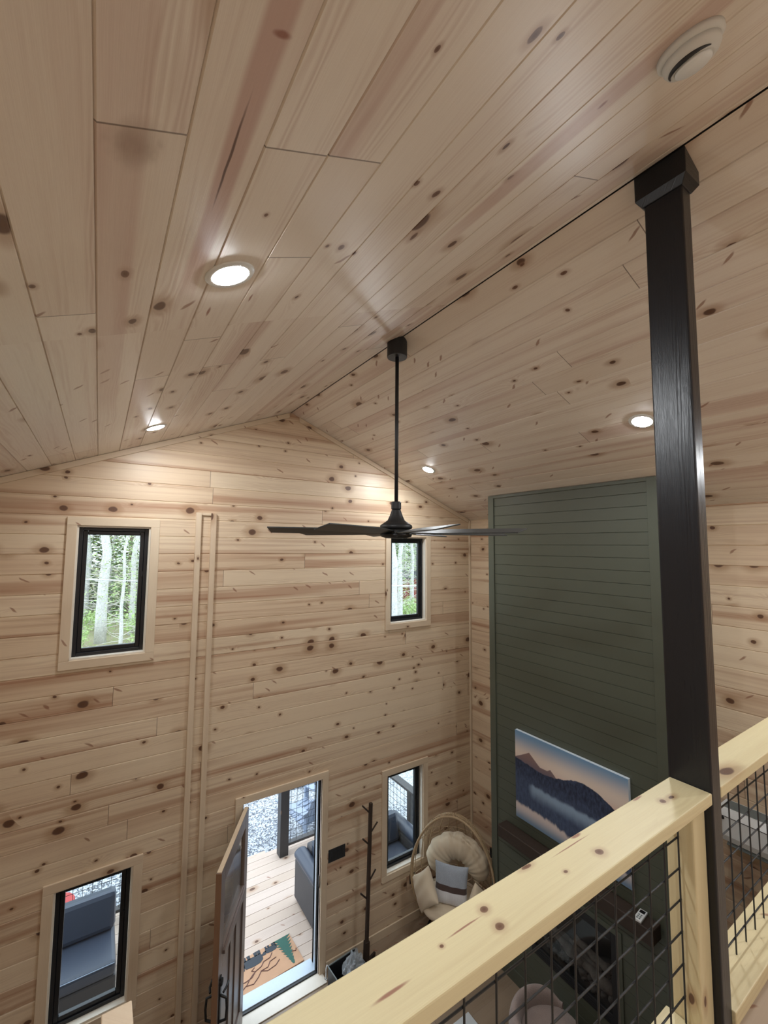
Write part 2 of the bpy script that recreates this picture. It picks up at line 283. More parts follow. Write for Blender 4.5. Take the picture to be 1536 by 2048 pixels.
# ------------------------------------------------------------------ mesh helpers
def tag(o, label=None, cat=None, group=None, kind=None):
    if label: o['label'] = label
    if cat: o['category'] = cat
    if group: o['group'] = group
    if kind: o['kind'] = kind
    return o
class MB:
    def __init__(s, grain='x', uv0=None): s.v = []; s.f = []; s.uv = {}; s.g = grain; s.uv0 = uv0
    def _add(s, vs, fs, uvs=None):
        b = len(s.v); s.v += [tuple(q) for q in vs]
        for i, f in enumerate(fs):
            if uvs: s.uv[len(s.f)] = uvs[i]
            s.f.append(tuple(b+j for j in f))
        return s
    def box(s, x0, x1, y0, y1, z0, z1, mat=None):
        vs = [Vector((x, y, z)) for x in (x0, x1) for y in (y0, y1) for z in (z0, z1)]
        if mat: vs = [mat @ q for q in vs]
        return s._add(vs, [(0, 1, 3, 2), (4, 6, 7, 5), (0, 4, 5, 1), (2, 3, 7, 6), (0, 2, 6, 4), (1, 5, 7, 3)])
    def tube(s, pts, r, n=8, closed=False, cap=True):
        pts = [Vector(p) for p in pts]; rs = r if isinstance(r, (list, tuple)) else [r]*len(pts); N = len(pts)
        ref = None; rings = []
        for i, p in enumerate(pts):
            a = pts[(i-1) % N] if (closed or i > 0) else p; b = pts[(i+1) % N] if (closed or i < N-1) else p
            t = (b-a).normalized()
            if ref is None:
                ref = Vector((0, 0, 1)) if abs(t.z) < .9 else Vector((1, 0, 0))
            nrm = (ref-t*ref.dot(t))
            if nrm.length < 1e-5: nrm = t.orthogonal()
            nrm.normalize(); ref = nrm; bn = t.cross(nrm)
            rings.append([p+(nrm*math.cos(2*PI*k/n)+bn*math.sin(2*PI*k/n))*rs[i] for k in range(n)])
        vs = [q for rg in rings for q in rg]; fs = []
        for i in range(N if closed else N-1):
            j = (i+1) % N
            for k in range(n): fs.append((i*n+k, i*n+(k+1) % n, j*n+(k+1) % n, j*n+k))
        if cap and not closed: fs.append(tuple(range(n))[::-1]); fs.append(tuple((N-1)*n+k for k in range(n)))
        return s._add(vs, fs)
    def lathe(s, prof, n=24, cap=True, mat=None):
        vs = []
        for (r, z) in prof:
            for k in range(n): vs.append(Vector((r*math.cos(2*PI*k/n), r*math.sin(2*PI*k/n), z)))
        if mat: vs = [mat @ q for q in vs]
        fs = []
        for i in range(len(prof)-1):
            for k in range(n): fs.append((i*n+k, i*n+(k+1) % n, (i+1)*n+(k+1) % n, (i+1)*n+k))
        if cap: fs.append(tuple(range(n))[::-1]); fs.append(tuple((len(prof)-1)*n+k for k in range(n)))
        return s._add(vs, fs)
    def prism(s, poly, z0, z1, mat=None):
        n = len(poly); vs = [Vector((x, y, z0)) for x, y in poly]+[Vector((x, y, z1)) for x, y in poly]
        if mat: vs = [mat @ q for q in vs]
        fs = [tuple(range(n))[::-1], tuple(range(n, 2*n))]+[(i, (i+1) % n, n+(i+1) % n, n+i) for i in range(n)]
        return s._add(vs, fs)
    def grid(s, fn, nu, nv, closed_u=False):
        vs = [fn(i/nu if closed_u else i/nu, j/nv) for i in range(nu if closed_u else nu+1) for j in range(nv+1)]; fs = []; W = nv+1
        for i in range(nu):
            i2 = (i+1) % nu if closed_u else i+1
            for j in range(nv): fs.append((i*W+j, i2*W+j, i2*W+j+1, i*W+j+1))
        return s._add(vs, fs)
    def build(s, name, mat, parent=None, smooth=False, bevel=0.0, recalc=True, xf=None):
        me = bpy.data.meshes.new(name)
        vs = [tuple(xf @ Vector(q)) for q in s.v] if xf else s.v
        me.from_pydata(vs, [], s.f); me.update()
        uvl = me.uv_layers.new(name='UVMap'); ax = 'xyz'.index(s.g); o1, o2 = [k for k in range(3) if k != ax]
        ru, rv = s.uv0 or (random.random()*20, random.random()*3)
        for p in me.polygons:
            cu = s.uv.get(p.index)
            for k, li in enumerate(p.loop_indices):
                co = s.v[me.loops[li].vertex_index]
                uvl.data[li].uv = cu[k] if cu else (co[ax]+ru, co[o1]+co[o2]*.97+rv)
        if recalc or s.f:
            bm = bmesh.new(); bm.from_mesh(me)
            if recalc: bmesh.ops.recalc_face_normals(bm, faces=bm.faces)
            bm.to_mesh(me); bm.free()
        if smooth:
            for p in me.polygons: p.use_smooth = True
        me.materials.append(mat); o = bpy.data.objects.new(name, me); C.objects.link(o)
        if parent: o.parent = parent
        if bevel:
            b = o.modifiers.new('bevel', 'BEVEL'); b.width = bevel; b.segments = 2; b.limit_method = 'ANGLE'; b.angle_limit = math.radians(40)
        return o
def empty(name, loc=(0, 0, 0), rz=0.0, **k):
    o = bpy.data.objects.new(name, None); C.objects.link(o); o.location = loc; o.rotation_euler = (0, 0, rz); o.empty_display_size = .1
    tag(o, **k); return o
def copy_tree(o, parent=None):
    c = o.copy(); C.objects.link(c); c.parent = parent
    for ch in list(o.children): copy_tree(ch, c)
    return c
def superpad(w, d, h, p=3.0, n=28, puff=1.0):
    """rounded cushion: w x d wide, h thick at the middle, pinched edges"""
    mb = MB()
    def fn(a, b):
        x = (a*2-1); y = (b*2-1); e = max(0.0, (1-abs(x)**p))*max(0.0, (1-abs(y)**p)); return x, y, e**.5
    for sgn in (1, -1):
        mb.grid(lambda a, b: Vector((fn(a, b)[0]*w/2*(1-.06*abs(fn(a, b)[1])**2*-1 if False else 1), fn(a, b)[1]*d/2, sgn*h/2*fn(a, b)[2])), n, n)
    return mb
def roundbox(w, d, h, r=.05, name=None):
    return MB().box(-w/2, w/2, -d/2, d/2, -h/2, h/2)

def boards(name, mat, org, ud, vd, nd, u0, u1, v0, v1, pitch, gw=.005, gd=.006, cuts=(), clip=(), kind='structure', parent=None, voff=0.0):
    """tongue-and-groove boarding with real V grooves. cuts: (ua,ub,va,vb) openings. clip: (u,v,nu,nv) half planes to remove."""
    bm = bmesh.new(); uvl = bm.loops.layers.uv.new('UVMap'); org, ud, vd, nd = map(Vector, (org, ud, vd, nd))
    k0 = math.floor((v0-voff)/pitch); k1 = math.ceil((v1-voff)/pitch)
    for k in range(k0, k1):
        b = voff+k*pitch; prof = [(b, -gd), (b+gw, 0), (b+pitch-gw, 0), (b+pitch, -gd)]
        prof = [(min(max(v, v0), v1), n) for v, n in prof]
        for (va, na), (vb, nb) in zip(prof, prof[1:]):
            if vb-va < 1e-6: continue
            q = [bm.verts.new(org+ud*u+vd*v+nd*n) for u, v, n in ((u0, va, na), (u1, va, na), (u1, vb, nb), (u0, vb, nb))]
            f = bm.faces.new(q)
            for l, (u, v) in zip(f.loops, ((u0, va), (u1, va), (u1, vb), (u0, vb))): l[uvl].uv = (u, v-voff)
    bmesh.ops.remove_doubles(bm, verts=bm.verts, dist=1e-6)
    def cut(p, n, clear=False):
        bmesh.ops.bisect_plane(bm, geom=bm.verts[:]+bm.edges[:]+bm.faces[:], plane_co=p, plane_no=n, clear_outer=clear, dist=1e-6)
    for (ua, ub, va, vb) in cuts:
        cut(org+ud*ua, ud); cut(org+ud*ub, ud); cut(org+vd*va, vd); cut(org+vd*vb, vd)
        dl = []
        for f in bm.faces:
            c = f.calc_center_median()-org; cu, cv = c.dot(ud), c.dot(vd)
            if ua < cu < ub and va < cv < vb: dl.append(f)
        bmesh.ops.delete(bm, geom=dl, context='FACES')
    for (u, v, nu, nv) in clip: cut(org+ud*u+vd*v, ud*nu+vd*nv, True)
    nrm = sum((f.normal*f.calc_area() for f in bm.faces), Vector())
    if not bm.faces: pass
    bm.normal_update(); nrm = sum((f.normal*f.calc_area() for f in bm.faces), Vector())
    if nrm.dot(nd) < 0: bmesh.ops.reverse_faces(bm, faces=bm.faces)
    me = bpy.data.meshes.new(name); bm.to_mesh(me); bm.free(); me.materials.append(mat)
    o = bpy.data.objects.new(name, me); C.objects.link(o)
    if kind: o['kind'] = kind
    if parent: o.parent = parent
    return o
def struct(o): o['kind'] = 'structure'; return o

# ------------------------------------------------------------------ the shell
# openings in the back (gable) wall: x0, x1, z0, z1
UL = (-.165, .406, 3.689, 4.852); UR = (3.158, 3.751, 3.697, 4.814)
LLW = (-.165, .402, .70, 1.832); LR = (3.130, 3.703, .690, 1.848); DR = (1.370, 2.240, 0.0, 2.047)
OPEN = [UL, UR, LLW, LR, DR]
WB = boards('wall_back', M['wall'], (0, D, 0), (1, 0, 0), (0, 0, 1), (0, -1, 0), L, R, 0, ZR, .169, cuts=OPEN, voff=2.909-.169*17,
            clip=[(XR, ZR, SL, 1), (XR, ZR, -SL, 1)])
# outer skin and thickness of the back wall
def solid_wall_pieces():
    mb = MB(); xs = sorted({L-.2, R+.2, XR}|{q for o in OPEN for q in o[:2]}); y0, y1 = D+.012, D+WALL_T
    for a, b in zip(xs, xs[1:]):
        m = (a+b)/2; holes = sorted([o[2:] for o in OPEN if o[0] < m < o[1]]); z = -.3
        segs = []
        for (ha, hb) in holes:
            if ha > z: segs.append((z, ha))
            z = hb
        for (za, zb) in segs: mb.box(a, b, y0, y1, za, zb)
        ta, tb = ZR-SL*abs(a-XR)+.1, ZR-SL*abs(b-XR)+.1
        vs = [(a, y0, z), (b, y0, z), (b, y0, tb), (a, y0, ta), (a, y1, z), (b, y1, z), (b, y1, tb), (a, y1, ta)]
        mb._add(vs, [(0, 1, 2, 3), (4, 7, 6, 5), (0, 4, 5, 1), (2, 6, 7, 3), (0, 3, 7, 4), (1, 5, 6, 2)])
    return mb
M['siding'] = plain('dark_exterior_siding', (.12, .12, .12), .7)
o = struct(solid_wall_pieces().build('wall_exterior', M['siding']))
boards('wall_right', M['wall_side'], (R, 0, 0), (0, 1, 0), (0, 0, 1), (-1, 0, 0), YF, D, 0, ZE, .175, voff=3.323-.175*19)
boards('wall_left', M['wall_side'], (L, 0, 0), (0, 1, 0), (0, 0, 1), (1, 0, 0), YF, D, 0, ZE, .175, voff=3.323-.175*19)
boards('wall_front', M['wall'], (0, YF, 0), (1, 0, 0), (0, 0, 1), (0, 1, 0), L, R, 0, ZR, .169, clip=[(XR, ZR, SL, 1), (XR, ZR, -SL, 1)])
VL = (R-XR)/CS
boards('ceiling_left', M['ceiling_l'], (XR, 0, ZR), (0, 1, 0), (CS, 0, SN), (SN, 0, -CS), YF, D, -VL, -.004, .174, voff=-1.954, gw=.0035, gd=.005)
boards('ceiling_right', M['ceiling'], (XR, 0, ZR), (0, 1, 0), (-CS, 0, SN), (-SN, 0, -CS), YF, D, -VL, -.006, .174, voff=-.174*2, gw=.0035, gd=.005)
mb = MB().box(L-.25, L-.02, YF-.2, D, -.3, ZE+.1); struct(mb.build('wall_left_outer', M['siding']))
mb = MB().box(R+.02, R+.25, YF-.2, D, -.3, ZE+.1); struct(mb.build('wall_right_outer', M['siding']))
mb = MB().box(L-.25, R+.25, YF-.2, YF-.02, -.3, ZR+.1); struct(mb.build('wall_front_outer', M['siding']))
M['roof'] = plain('roof_metal', (.08, .08, .085), .5)
mb = MB()
for sgn in (-1, 1):
    e = XR+sgn*(R-XR+.3); ze = ZR-SL*(R-XR+.3)
    vs = [(XR, YF-.3, ZR+.03), (e, YF-.3, ze+.03), (e, D+.30, ze+.03), (XR, D+.30, ZR+.03), (XR, YF-.3, ZR+.2), (e, YF-.3, ze+.2), (e, D+.30, ze+.2), (XR, D+.30, ZR+.2)]
    mb._add(vs, [(0, 1, 2, 3), (4, 7, 6, 5), (0, 4, 5, 1), (2, 6, 7, 3), (0, 3, 7, 4), (1, 5, 6, 2)])
struct(mb.build('roof', M['roof']))
o = boards('floor', M['floor'], (0, 0, 0), (1, 0, 0), (0, 1, 0), (0, 0, 1), L, R, YF, D+.16, .18, gw=.0008, gd=.001)
struct(MB().box(L-.1, R+.1, YF-.1, D+.15, -.28, -.03).build('floor_slab', M['siding']))
# loft floor
boards('floor_loft', M['loftfloor'], (0, 0, LOFT), (1, 0, 0), (0, 1, 0), (0, 0, 1), L, R, YF, .80, .18, gw=.0008, gd=.001)
struct(MB().box(L, R, YF, .80, LOFT-.28, LOFT-.012).build('floor_loft_slab', M['pine']))
# trims in the gable
n_t = [0]
def trim(mb, mat=None, name=None, bevel=.003, **k):
    n_t[0] += 1; return struct(mb.build(name or 'trim_%d' % n_t[0], mat or M['pine'], bevel=bevel))
def slope_strip(y0, y1, drop, xa, xb):
    """strip under the ceiling slope between xa and xb"""
    f = lambda x: ZR-SL*abs(x-XR)-.002
    vs = []
    for x in (xa, xb):
        for y in (y0, y1):
            for dz in (0, -drop): vs.append((x, y, f(x)+dz))
    return MB()._add(vs, [(0, 1, 3, 2), (4, 6, 7, 5), (0, 4, 5, 1), (2, 3, 7, 6), (0, 2, 6, 4), (1, 5, 7, 3)])
trim(slope_strip(D-.018, D+.002, .055, L+.01, XR-.02)); trim(slope_strip(D-.018, D+.002, .055, XR+.10, R-.03))
trim(MB('z').box(R-.028, R, D-.028, D, 0, ZE-.01)); trim(MB('z').box(L, L+.028, D-.028, D, 0, ZE-.01))
trim(MB('z').box(.797, .848, D-.036, D, .09, 5.012)); trim(MB('z').box(.940, .990, D-.036, D, .09, 5.012)); trim(MB().box(.848, .940, D-.020, D, 4.985, 5.012))
def casing(o, w, t=.020, door=False):
    a, b, c, d = o; ot = w
    trim(MB('x').box(a-ot, b+ot, D-t, D, d, d+ot))
    zb = 0 if door else c
    trim(MB('z').box(a-ot, a, D-t, D, zb, d)); trim(MB('z').box(b, b+ot, D-t, D, zb, d))
    if not door: trim(MB('x').box(a-ot, b+ot, D-t, D, c-ot, c))
for o_ in (UL, UR, LLW, LR): casing(o_, .074)
casing((DR[0]-.012, DR[1]+.008, 0, DR[3]+.01), .074, door=True)
struct(MB('x').box(2.33, R-.03, D-.016, D, .0, .095).build('baseboard_back', M['pine'], bevel=.003))
struct(MB('y').box(R-.016, R, 3.70, D-.03, .0, .095).build('baseboard_right', M['pine'], bevel=.003))
struct(MB('x').box(L+.03, 1.28, D-.016, D, .0, .095).build('baseboard_left', M['pine'], bevel=.003))

# ------------------------------------------------------------------ windows
def window(n, o, sill_white=True):
    a, b, c, d = o; W = empty('window_%d' % n, (a, D, c), kind='structure'); w_, h = b-a, d-c
    y0, y1 = 0.0, WALL_T
    t = .014
    MB('z').box(0, t, y0, y1, 0, h).build('jamb_liner', M['sill'], W); MB('z').box(w_-t, w_, y0, y1, 0, h).build('jamb_liner', M['sill'], W)
    MB('x').box(t, w_-t, y0, y1, h-t, h).build('jamb_liner', M['sill'], W)
    MB('x').box(0, w_, y0-.004, y1, 0, .016).build('window_sill', M['sill'], W, bevel=.002)
    def ring(m, x0, x1, z0, z1, fw, ya, yb):
        m.box(x0, x0+fw, ya, yb, z0, z1).box(x1-fw, x1, ya, yb, z0, z1).box(x0+fw, x1-fw, ya, yb, z0, z0+fw).box(x0+fw, x1-fw, ya, yb, z1-fw, z1); return m
    ring(MB(), t, w_-t, .016, h-t, .030, .055, .145).build('window_frame', M['frame'], W, bevel=.003)
    sh = ring(MB(), t+.030, w_-t-.030, .046, h-t-.030, .036, .070, .110).build('sash', M['frame'], W, bevel=.005)
    MB().box(t+.06, w_-t-.06, .092, .095, .075, h-t-.06).build('pane', M['glass'], sh)
    MB().box(w_-t-.045, w_-t-.028, .060, .070, h*.60, h*.60+.05).build('latch', M['bmetal'], sh)
    return W
for i, o_ in enumerate((UL, UR, LLW, LR)): window(i+1, o_)

# ------------------------------------------------------------------ front door (open)
fr = empty('door_frame', (0, 0, 0), kind='structure')
a, b, c, d = DR
MB('z').box(a-.03, a, D, D+WALL_T, 0, d+.02).build('jamb', M['jamb'], fr, bevel=.003); MB('z').box(b, b+.03, D, D+WALL_T, 0, d+.02).build('jamb', M['jamb'], fr, bevel=.003)
MB('x').box(a, b, D, D+WALL_T, d, d+.02).build('head_jamb', M['jamb'], fr)
MB('z').box(b-.012, b, D+.05, D+.10, .02, d).build('door_stop', M['alu'], fr); MB('z').box(b-.004, b, D+.0, D+.048, .90, 1.02).build('strike_plate', M['bmetal'], fr)
MB('z').box(b-.016, b-.010, D+.045, D+.052, .02, d).build('weather_strip', M['bplastic'], fr)
MB('x').box(a, b, D+.045, D+.20, 0, .030).build('threshold', M['alu'], fr, bevel=.004)
MB('x').box(a, b, D+.018, D+.045, 0, .022).build('threshold_gasket', M['bplastic'], fr, bevel=.004)
MB('x').box(a-.05, b+.05, D-.13, D+.018, 0, .010).build('threshold_board', M['sill'], fr, bevel=.003)
dr = empty('door_1', (1.374, 4.618, .012), math.atan2(-.82, -.466), kind='structure')
dw, dh, dt = .905, 2.02, .045
e = MB('z'); e.box(.0, .12, 0, dt, 0, dh).box(dw-.12, dw-.004, 0, dt, 0, dh).box(.12, dw-.12, 0, dt, 0, .22).box(.12, dw-.12, 0, dt, dh-.13, dh).box(.12, dw-.12, 0, dt, 1.22, 1.36)
e.build('door_leaf', M['door'], dr, bevel=.003)
pn = MB('z').box(.12, dw-.12, .014, dt-.014, .22, 1.22)
for x in (.335, .52): pn.box(x-.022, x+.022, .003, dt-.003, .22, 1.22)
pn.build('panel', M['door'], dr, bevel=.003)
MB('z').box(dw-.004, dw, 0, dt, 0, dh).build('leaf_edge', M['dooredge'], dr)
MB().box(.12, dw-.12, .019, .026, 1.36, dh-.13).build('pane', M['glass'], dr)
MB('x').box(.105, dw-.105, dt, dt+.020, 1.325, 1.355).build('shelf_moulding', M['door'], dr, bevel=.003)
MB('z').box(.008, dw-.012, .004, dt-.004, dh, dh+.003).build('top_edge', M['pine'], dr)
for side in (1, -1):
    y = dt if side > 0 else 0
    h = MB().box(dw-.075, dw-.040, min(y, y+side*.010), max(y, y+side*.010), .86, 1.20)
    h.lathe([(.026, 0), (.026, .02), (.020, .024)], 14, mat=Matrix.Translation((dw-.058, y, 1.16)) @ Matrix.Rotation(-side*PI/2, 4, 'X'))
    h.tube([(dw-.058, y+side*.01, 1.06), (dw-.058, y+side*.055, 1.04), (dw-.058, y+side*.062, .96), (dw-.058, y+side*.055, .88), (dw-.058, y+side*.01, .865)], .010, 8)
    h.tube([(dw-.058, y+side*.03, 1.08), (dw-.10, y+side*.045, 1.085), (dw-.15, y+side*.045, 1.08)], .009, 8)
    h.build('door_handle', M['bmetal'], dr)
for z in (.2, 1.0, 1.8): MB().tube([(0, dt/2, z), (0, dt/2, z+.09)], .010, 8).build('hinge', M['bmetal'], dr)

# ------------------------------------------------------------------ fireplace chase
GX, GY0, GY1 = 4.0, 1.791, 3.700
ztop = ZR-SL*(GX-XR)-.004
FB = (2.27, 3.17, .50, 1.27)     # firebox: y0,y1,z0,z1
ch = empty('fireplace_chase', (0, 0, 0), kind='structure')
boards('front_boards', M['green'], (GX, 0, 0), (0, 1, 0), (0, 0, 1), (-1, 0, 0), GY0+.07, GY1-.07, .12, ztop-.03, .1161, gw=.0025, gd=.006, cuts=[FB], kind=None, parent=ch, voff=5.183-.1161*45)
def side_wall(y, nrm):
    o = boards('side_boards', M['green'], (0, y, 0), (1, 0, 0), (0, 0, 1), (0, nrm, 0), GX, R, 0, ztop, .1161, gw=.0025, gd=.006, kind=None, parent=ch, clip=[(XR, ZR, SL, 1)], voff=5.183-.1161*45)
side_wall(GY0, -1); side_wall(GY1, 1)
for y0, y1 in ((GY0-.012, GY0+.072), (GY1-.072, GY1+.012)):
    MB('z').box(GX-.014, GX+.004, y0, y1, 0, ztop-.002).build('corner_board', M['green'], ch, bevel=.002)
MB().box(GX-.014, GX+.004, GY0+.072, GY1-.072, ztop-.035, ztop-.002).build('top_board', M['green'], ch, bevel=.002)
MB().box(GX-.014, GX+.004, GY0+.072, GY1-.072, 0, .13).build('base_board', M['green'], ch, bevel=.002)
for y0, y1, z0, z1 in ((FB[0]-.05, FB[0], FB[2]-.0, FB[3]+.05), (FB[1], FB[1]+.05, FB[2], FB[3]+.05), (FB[0], FB[1], FB[3], FB[3]+.05)):
    MB().box(GX-.012, GX+.003, y0, y1, z0, z1).build('surround_strip', M['green'], ch, bevel=.002)
fp = empty('fireplace_insert', (GX, FB[0], FB[2]), label='black gas fireplace insert with logs set in the green wall', cat='fireplace')
fw, fh = FB[1]-FB[0], FB[3]-FB[2]
bx = MB().box(.002, .34, .0, .012, 0, fh).box(.002, .34, fw-.012, fw, 0, fh).box(.002, .34, 0, fw, 0, .012).box(.002, .34, 0, fw, fh-.012, fh).box(.33, .345, 0, fw, 0, fh)
bx.build('firebox', M['bplastic'], fp)
fm = MB(); t_ = .045
fm.box(-.016, .012, 0, t_, 0, fh).box(-.016, .012, fw-t_, fw, 0, fh).box(-.016, .012, t_, fw-t_, 0, .09).box(-.016, .012, t_, fw-t_, fh-.07, fh)
fm.build('face_frame', M['bmetal'], fp, bevel=.003)
lv = MB()
for k in range(3): lv.box(-.020, -.012, .07, fw-.07, .022+k*.020, .030+k*.020)
lv.build('louvre', M['bmetal'], fp)
def knobbly(mb, cx, cy, cz, r, n=8):
    ph = random.random()*6
    def fn(a, b):
        th = a*2*PI; f = b*PI; q = r*(1+.25*math.sin(3*th+ph)*math.sin(2*f+ph)+.12*math.sin(5*f+7*th))
        return Vector((cx+q*math.sin(f)*math.cos(th), cy+q*math.sin(f)*math.sin(th), cz+q*.8*math.cos(f)))
    mb.grid(fn, n, 6, closed_u=True)
for (x, y, z, y2, z2, r) in ((.12, .12, .14, .60, .20, .045), (.20, .28, .20, .82, .16, .05), (.10, .40, .17, .78, .31, .035), (.16, .18, .27, .52, .30, .038)):
    pts = [(x+random.uniform(-.015, .015), y+(y2-y)*t/7, z+(z2-z)*t/7+random.uniform(-.01, .01)) for t in range(8)]
    MB().tube(pts, [r*random.uniform(.8, 1.15) for _ in pts], 10).build('log', M['log'], fp, smooth=True)
rk = MB()
for _ in range(46): knobbly(rk, random.uniform(.05, .28), random.uniform(.08, fw-.08), random.uniform(.10, .14), random.uniform(.022, .04))
tag(rk.build('ember_rocks', M['rock'], fp, smooth=True), kind='stuff')
MB().box(-.002, .001, t_, fw-t_, .09, fh-.07).build('front_glass', M['glass'], fp)
mt = MB('y').box(GX-.150, GX-.001, 1.893, 3.500, 1.505, 1.625).build('mantel_shelf', M['mantel'], bevel=.008)
tag(mt, 'dark brown chunky wooden mantel shelf on the green wall', 'mantel')
rm = empty('remote_control', (3.925, 2.015, 1.626), math.radians(6), label='white remote control with small dark screen lying on the mantel', cat='remote')
MB().box(-.072, .072, -.030, .030, 0, .02).build('body', M['white'], rm, bevel=.005)
MB().box(.022, .060, -.020, .020, .0195, .0215).build('screen', M['lens'], rm, bevel=.001)
bt = MB()
for i in range(3):
    for j in range(2): bt.box(-.055+i*.022, -.042+i*.022, -.014+j*.018, -.003+j*.018, .0195, .022)
bt.build('buttons', M['grey'], rm)
# painting
py0, py1, pz0, pz1 = 2.098, 3.326, 1.768, 2.678
pt = empty('canvas_painting', (GX-.004, (py0+py1)/2, pz0), label='unframed canvas painting of a misty blue lake below mountains', cat='painting')
pw, phh = py1-py0, pz1-pz0
MB().box(-.036, 0, -pw/2, pw/2, 0, phh).build('stretched_canvas', M['canvas_edge'], pt, bevel=.002)
q = MB(); q._add([(-.0365, pw/2, 0), (-.0365, -pw/2, 0), (-.0365, -pw/2, phh), (-.0365, pw/2, phh)], [(0, 1, 2, 3)], [[(0, 0), (1, 0), (1, 1), (0, 1)]])
q.build('painted_face', M['paint'], pt, recalc=False)
# mini split heat pump
ac = empty('air_conditioner', (R, .80, 2.285), label='white wall mounted air conditioner seen through wires of the short railing', cat='air conditioner')
al, ah, ad = .80, .285, .205
prof = [(0, 0), (-.12, 0), (-.185, .035), (-ad, .085), (-ad, ah-.05), (-ad+.03, ah), (0, ah)]
rotm = Matrix(((1, 0, 0, 0), (0, 0, 1, 0), (0, 1, 0, 0), (0, 0, 0, 1)))
MB().prism(prof, 0, al, mat=rotm).build('housing', M['white'], ac, bevel=.006)
sl_ = MB()
for k in range(9): sl_.box(-ad+.045+k*.016, -ad+.053+k*.016, .03, al-.03, ah, ah+.005)
sl_.build('intake_grille', M['grey'], ac)
MB().box(-ad-.001, -ad+.004, .01, al-.01, ah-.058, ah-.053).build('panel_gap', M['bplastic'], ac)
MB().box(-.01, .01, .05, al-.05, -.004, .004).build('air_flap', M['grey'], ac, xf=Matrix.Translation((-.150, 0, .018)) @ Matrix.Rotation(math.radians(-28), 4, 'Y') @ Matrix.Scale(3.2, 4, (1, 0, 0)))
MB().lathe([(.012, 0), (.012, .004)], 12, mat=Matrix.Translation((-ad-.002, al-.04, ah-.07)) @ Matrix.Rotation(-PI/2, 4, 'Y')).build('indicator', M['bplastic'], ac)

# ------------------------------------------------------------------ black post and loft railings
PX0, PX1, PY0, PY1 = 1.792, 1.864, .665, .803
po = empty('wooden_post', (PX0, PY0, LOFT), label='tall black stained wooden post from loft railing to the ridge', cat='post')
ptz = ZR-SL*(PX1-XR)-LOFT
MB('z').box(0, PX1-PX0, 0, PY1-PY0, 0, ZR-SL*(PX0-XR)-LOFT-.03).build('shaft', M['bwood'], po, bevel=.006)
ca = .024; zt = lambda x: ZR-SL*abs(x-XR)-LOFT-.003
xa, xb, ya, yb = -ca, PX1-PX0+ca, -ca, PY1-PY0+ca
zb_ = zt(PX1+ca)-.055
vs = [(xa, ya, zb_), (xb, ya, zb_), (xb, yb, zb_), (xa, yb, zb_), (xa, ya, zt(PX0+xa)), (xb, ya, zt(PX0+xb)), (xb, yb, zt(PX0+xb)), (xa, yb, zt(PX0+xa)),
      (xa+.02, ya+.02, zb_-.03), (xb-.02, ya+.02, zb_-.03), (xb-.02, yb-.02, zb_-.03), (xa+.02, yb-.02, zb_-.03)]
MB()._add(vs, [(4, 5, 6, 7), (0, 1, 5, 4), (1, 2, 6, 5), (2, 3, 7, 6), (3, 0, 4, 7), (8, 9, 1, 0), (9, 10, 2, 1), (10, 11, 3, 2), (11, 8, 0, 3), (11, 10, 9, 8)]).build('collar', M['bwood'], po, bevel=.003)

RT = 3.857; RB = 3.137; RY0, RY1 = .665, .797
def wire_panel(x0, x1, z0, z1, y, px, pz, fx, fz, r=.0028, along='x'):
    mb = MB(); x = fx
    while x < x1-.01:
        mb.tube([(x, y, z0), (x, y, z1)], r, 6); x += px
    z = fz
    while z < z1-.01:
        mb.tube([(x0, y+r*1.4, z), (x1, y+r*1.4, z)], r, 6); z += pz
    return mb
ra = empty('loft_railing', (0, 0, LOFT), label='long loft railing left of the black post, flat pine top rail over black wire grid', cat='railing')
MB('x', uv0=(0, 0)).box(L+.002, PX0-.001, RY0, RY1, RT-.038-LOFT, RT-LOFT).build('top_rail', M['rail_s'], ra, bevel=.004)
MB('x').box(L+.002, 1.698, RY0, RY1, RB-.038-LOFT, RB-LOFT).build('bottom_rail', M['rail'], ra, bevel=.004)
MB('z').box(1.700, PX0-.001, .690, .776, .002, RT-.038-LOFT).build('newel', M['rail'], ra, bevel=.005)
MB('z').box(L+.002, L+.09, .690, .776, .002, RT-.038-LOFT).build('newel', M['rail'], ra, bevel=.005)
wire_panel(L+.05, 1.70, RB-LOFT-.002, RT-.04-LOFT, .733, .099, .1, 1.688-.099*27, RB-LOFT+.075).build('wire_grid', M['bmetal'], ra)
rb = empty('loft_railing', (0, 0, LOFT), label='short loft railing right of the black post running to side wall', cat='railing')
MB('x').box(PX1+.001, R-.002, RY0, RY1, RT-.038-LOFT, RT-LOFT).build('top_rail', M['rail'], rb, bevel=.004)
MB('x').box(PX1+.001, R-.002, RY0-.01, RY1, RB-.05-LOFT, RB-LOFT).build('bottom_rail', M['rail'], rb, bevel=.004)
MB('z').box(R-.09, R-.002, .690, .776, .002, RT-.038-LOFT).build('newel', M['rail'], rb, bevel=.005)
MB('z').box(PX1+.001, PX1+.02, .700, .766, RB-LOFT, RT-.038-LOFT).build('nailing_strip', M['rail'], rb, bevel=.002)
wire_panel(PX1+.01, R-.05, RB-LOFT-.002, RT-.04-LOFT, .735, .100, .1, 1.925, RB-LOFT+.055).build('wire_grid', M['bmetal'], rb)
for x in (-.6, .6, 1.62): MB('z').box(x-.02, x+.02, .70, .76, .002, RB-.038-LOFT).build('foot_block', M['rail'], ra)
for x in (2.6, 3.6): MB('z').box(x-.02, x+.02, .70, .76, .002, RB-.05-LOFT).build('foot_block', M['rail'], rb)
sn = empty('stair_newel_post', (.082, 1.60, 0), label='pale pine stair newel post below the lower left window', cat='post')
MB('z').box(0, .076, 0, .076, 0, 3.235).build('shaft', M['rail'], sn, bevel=.003)
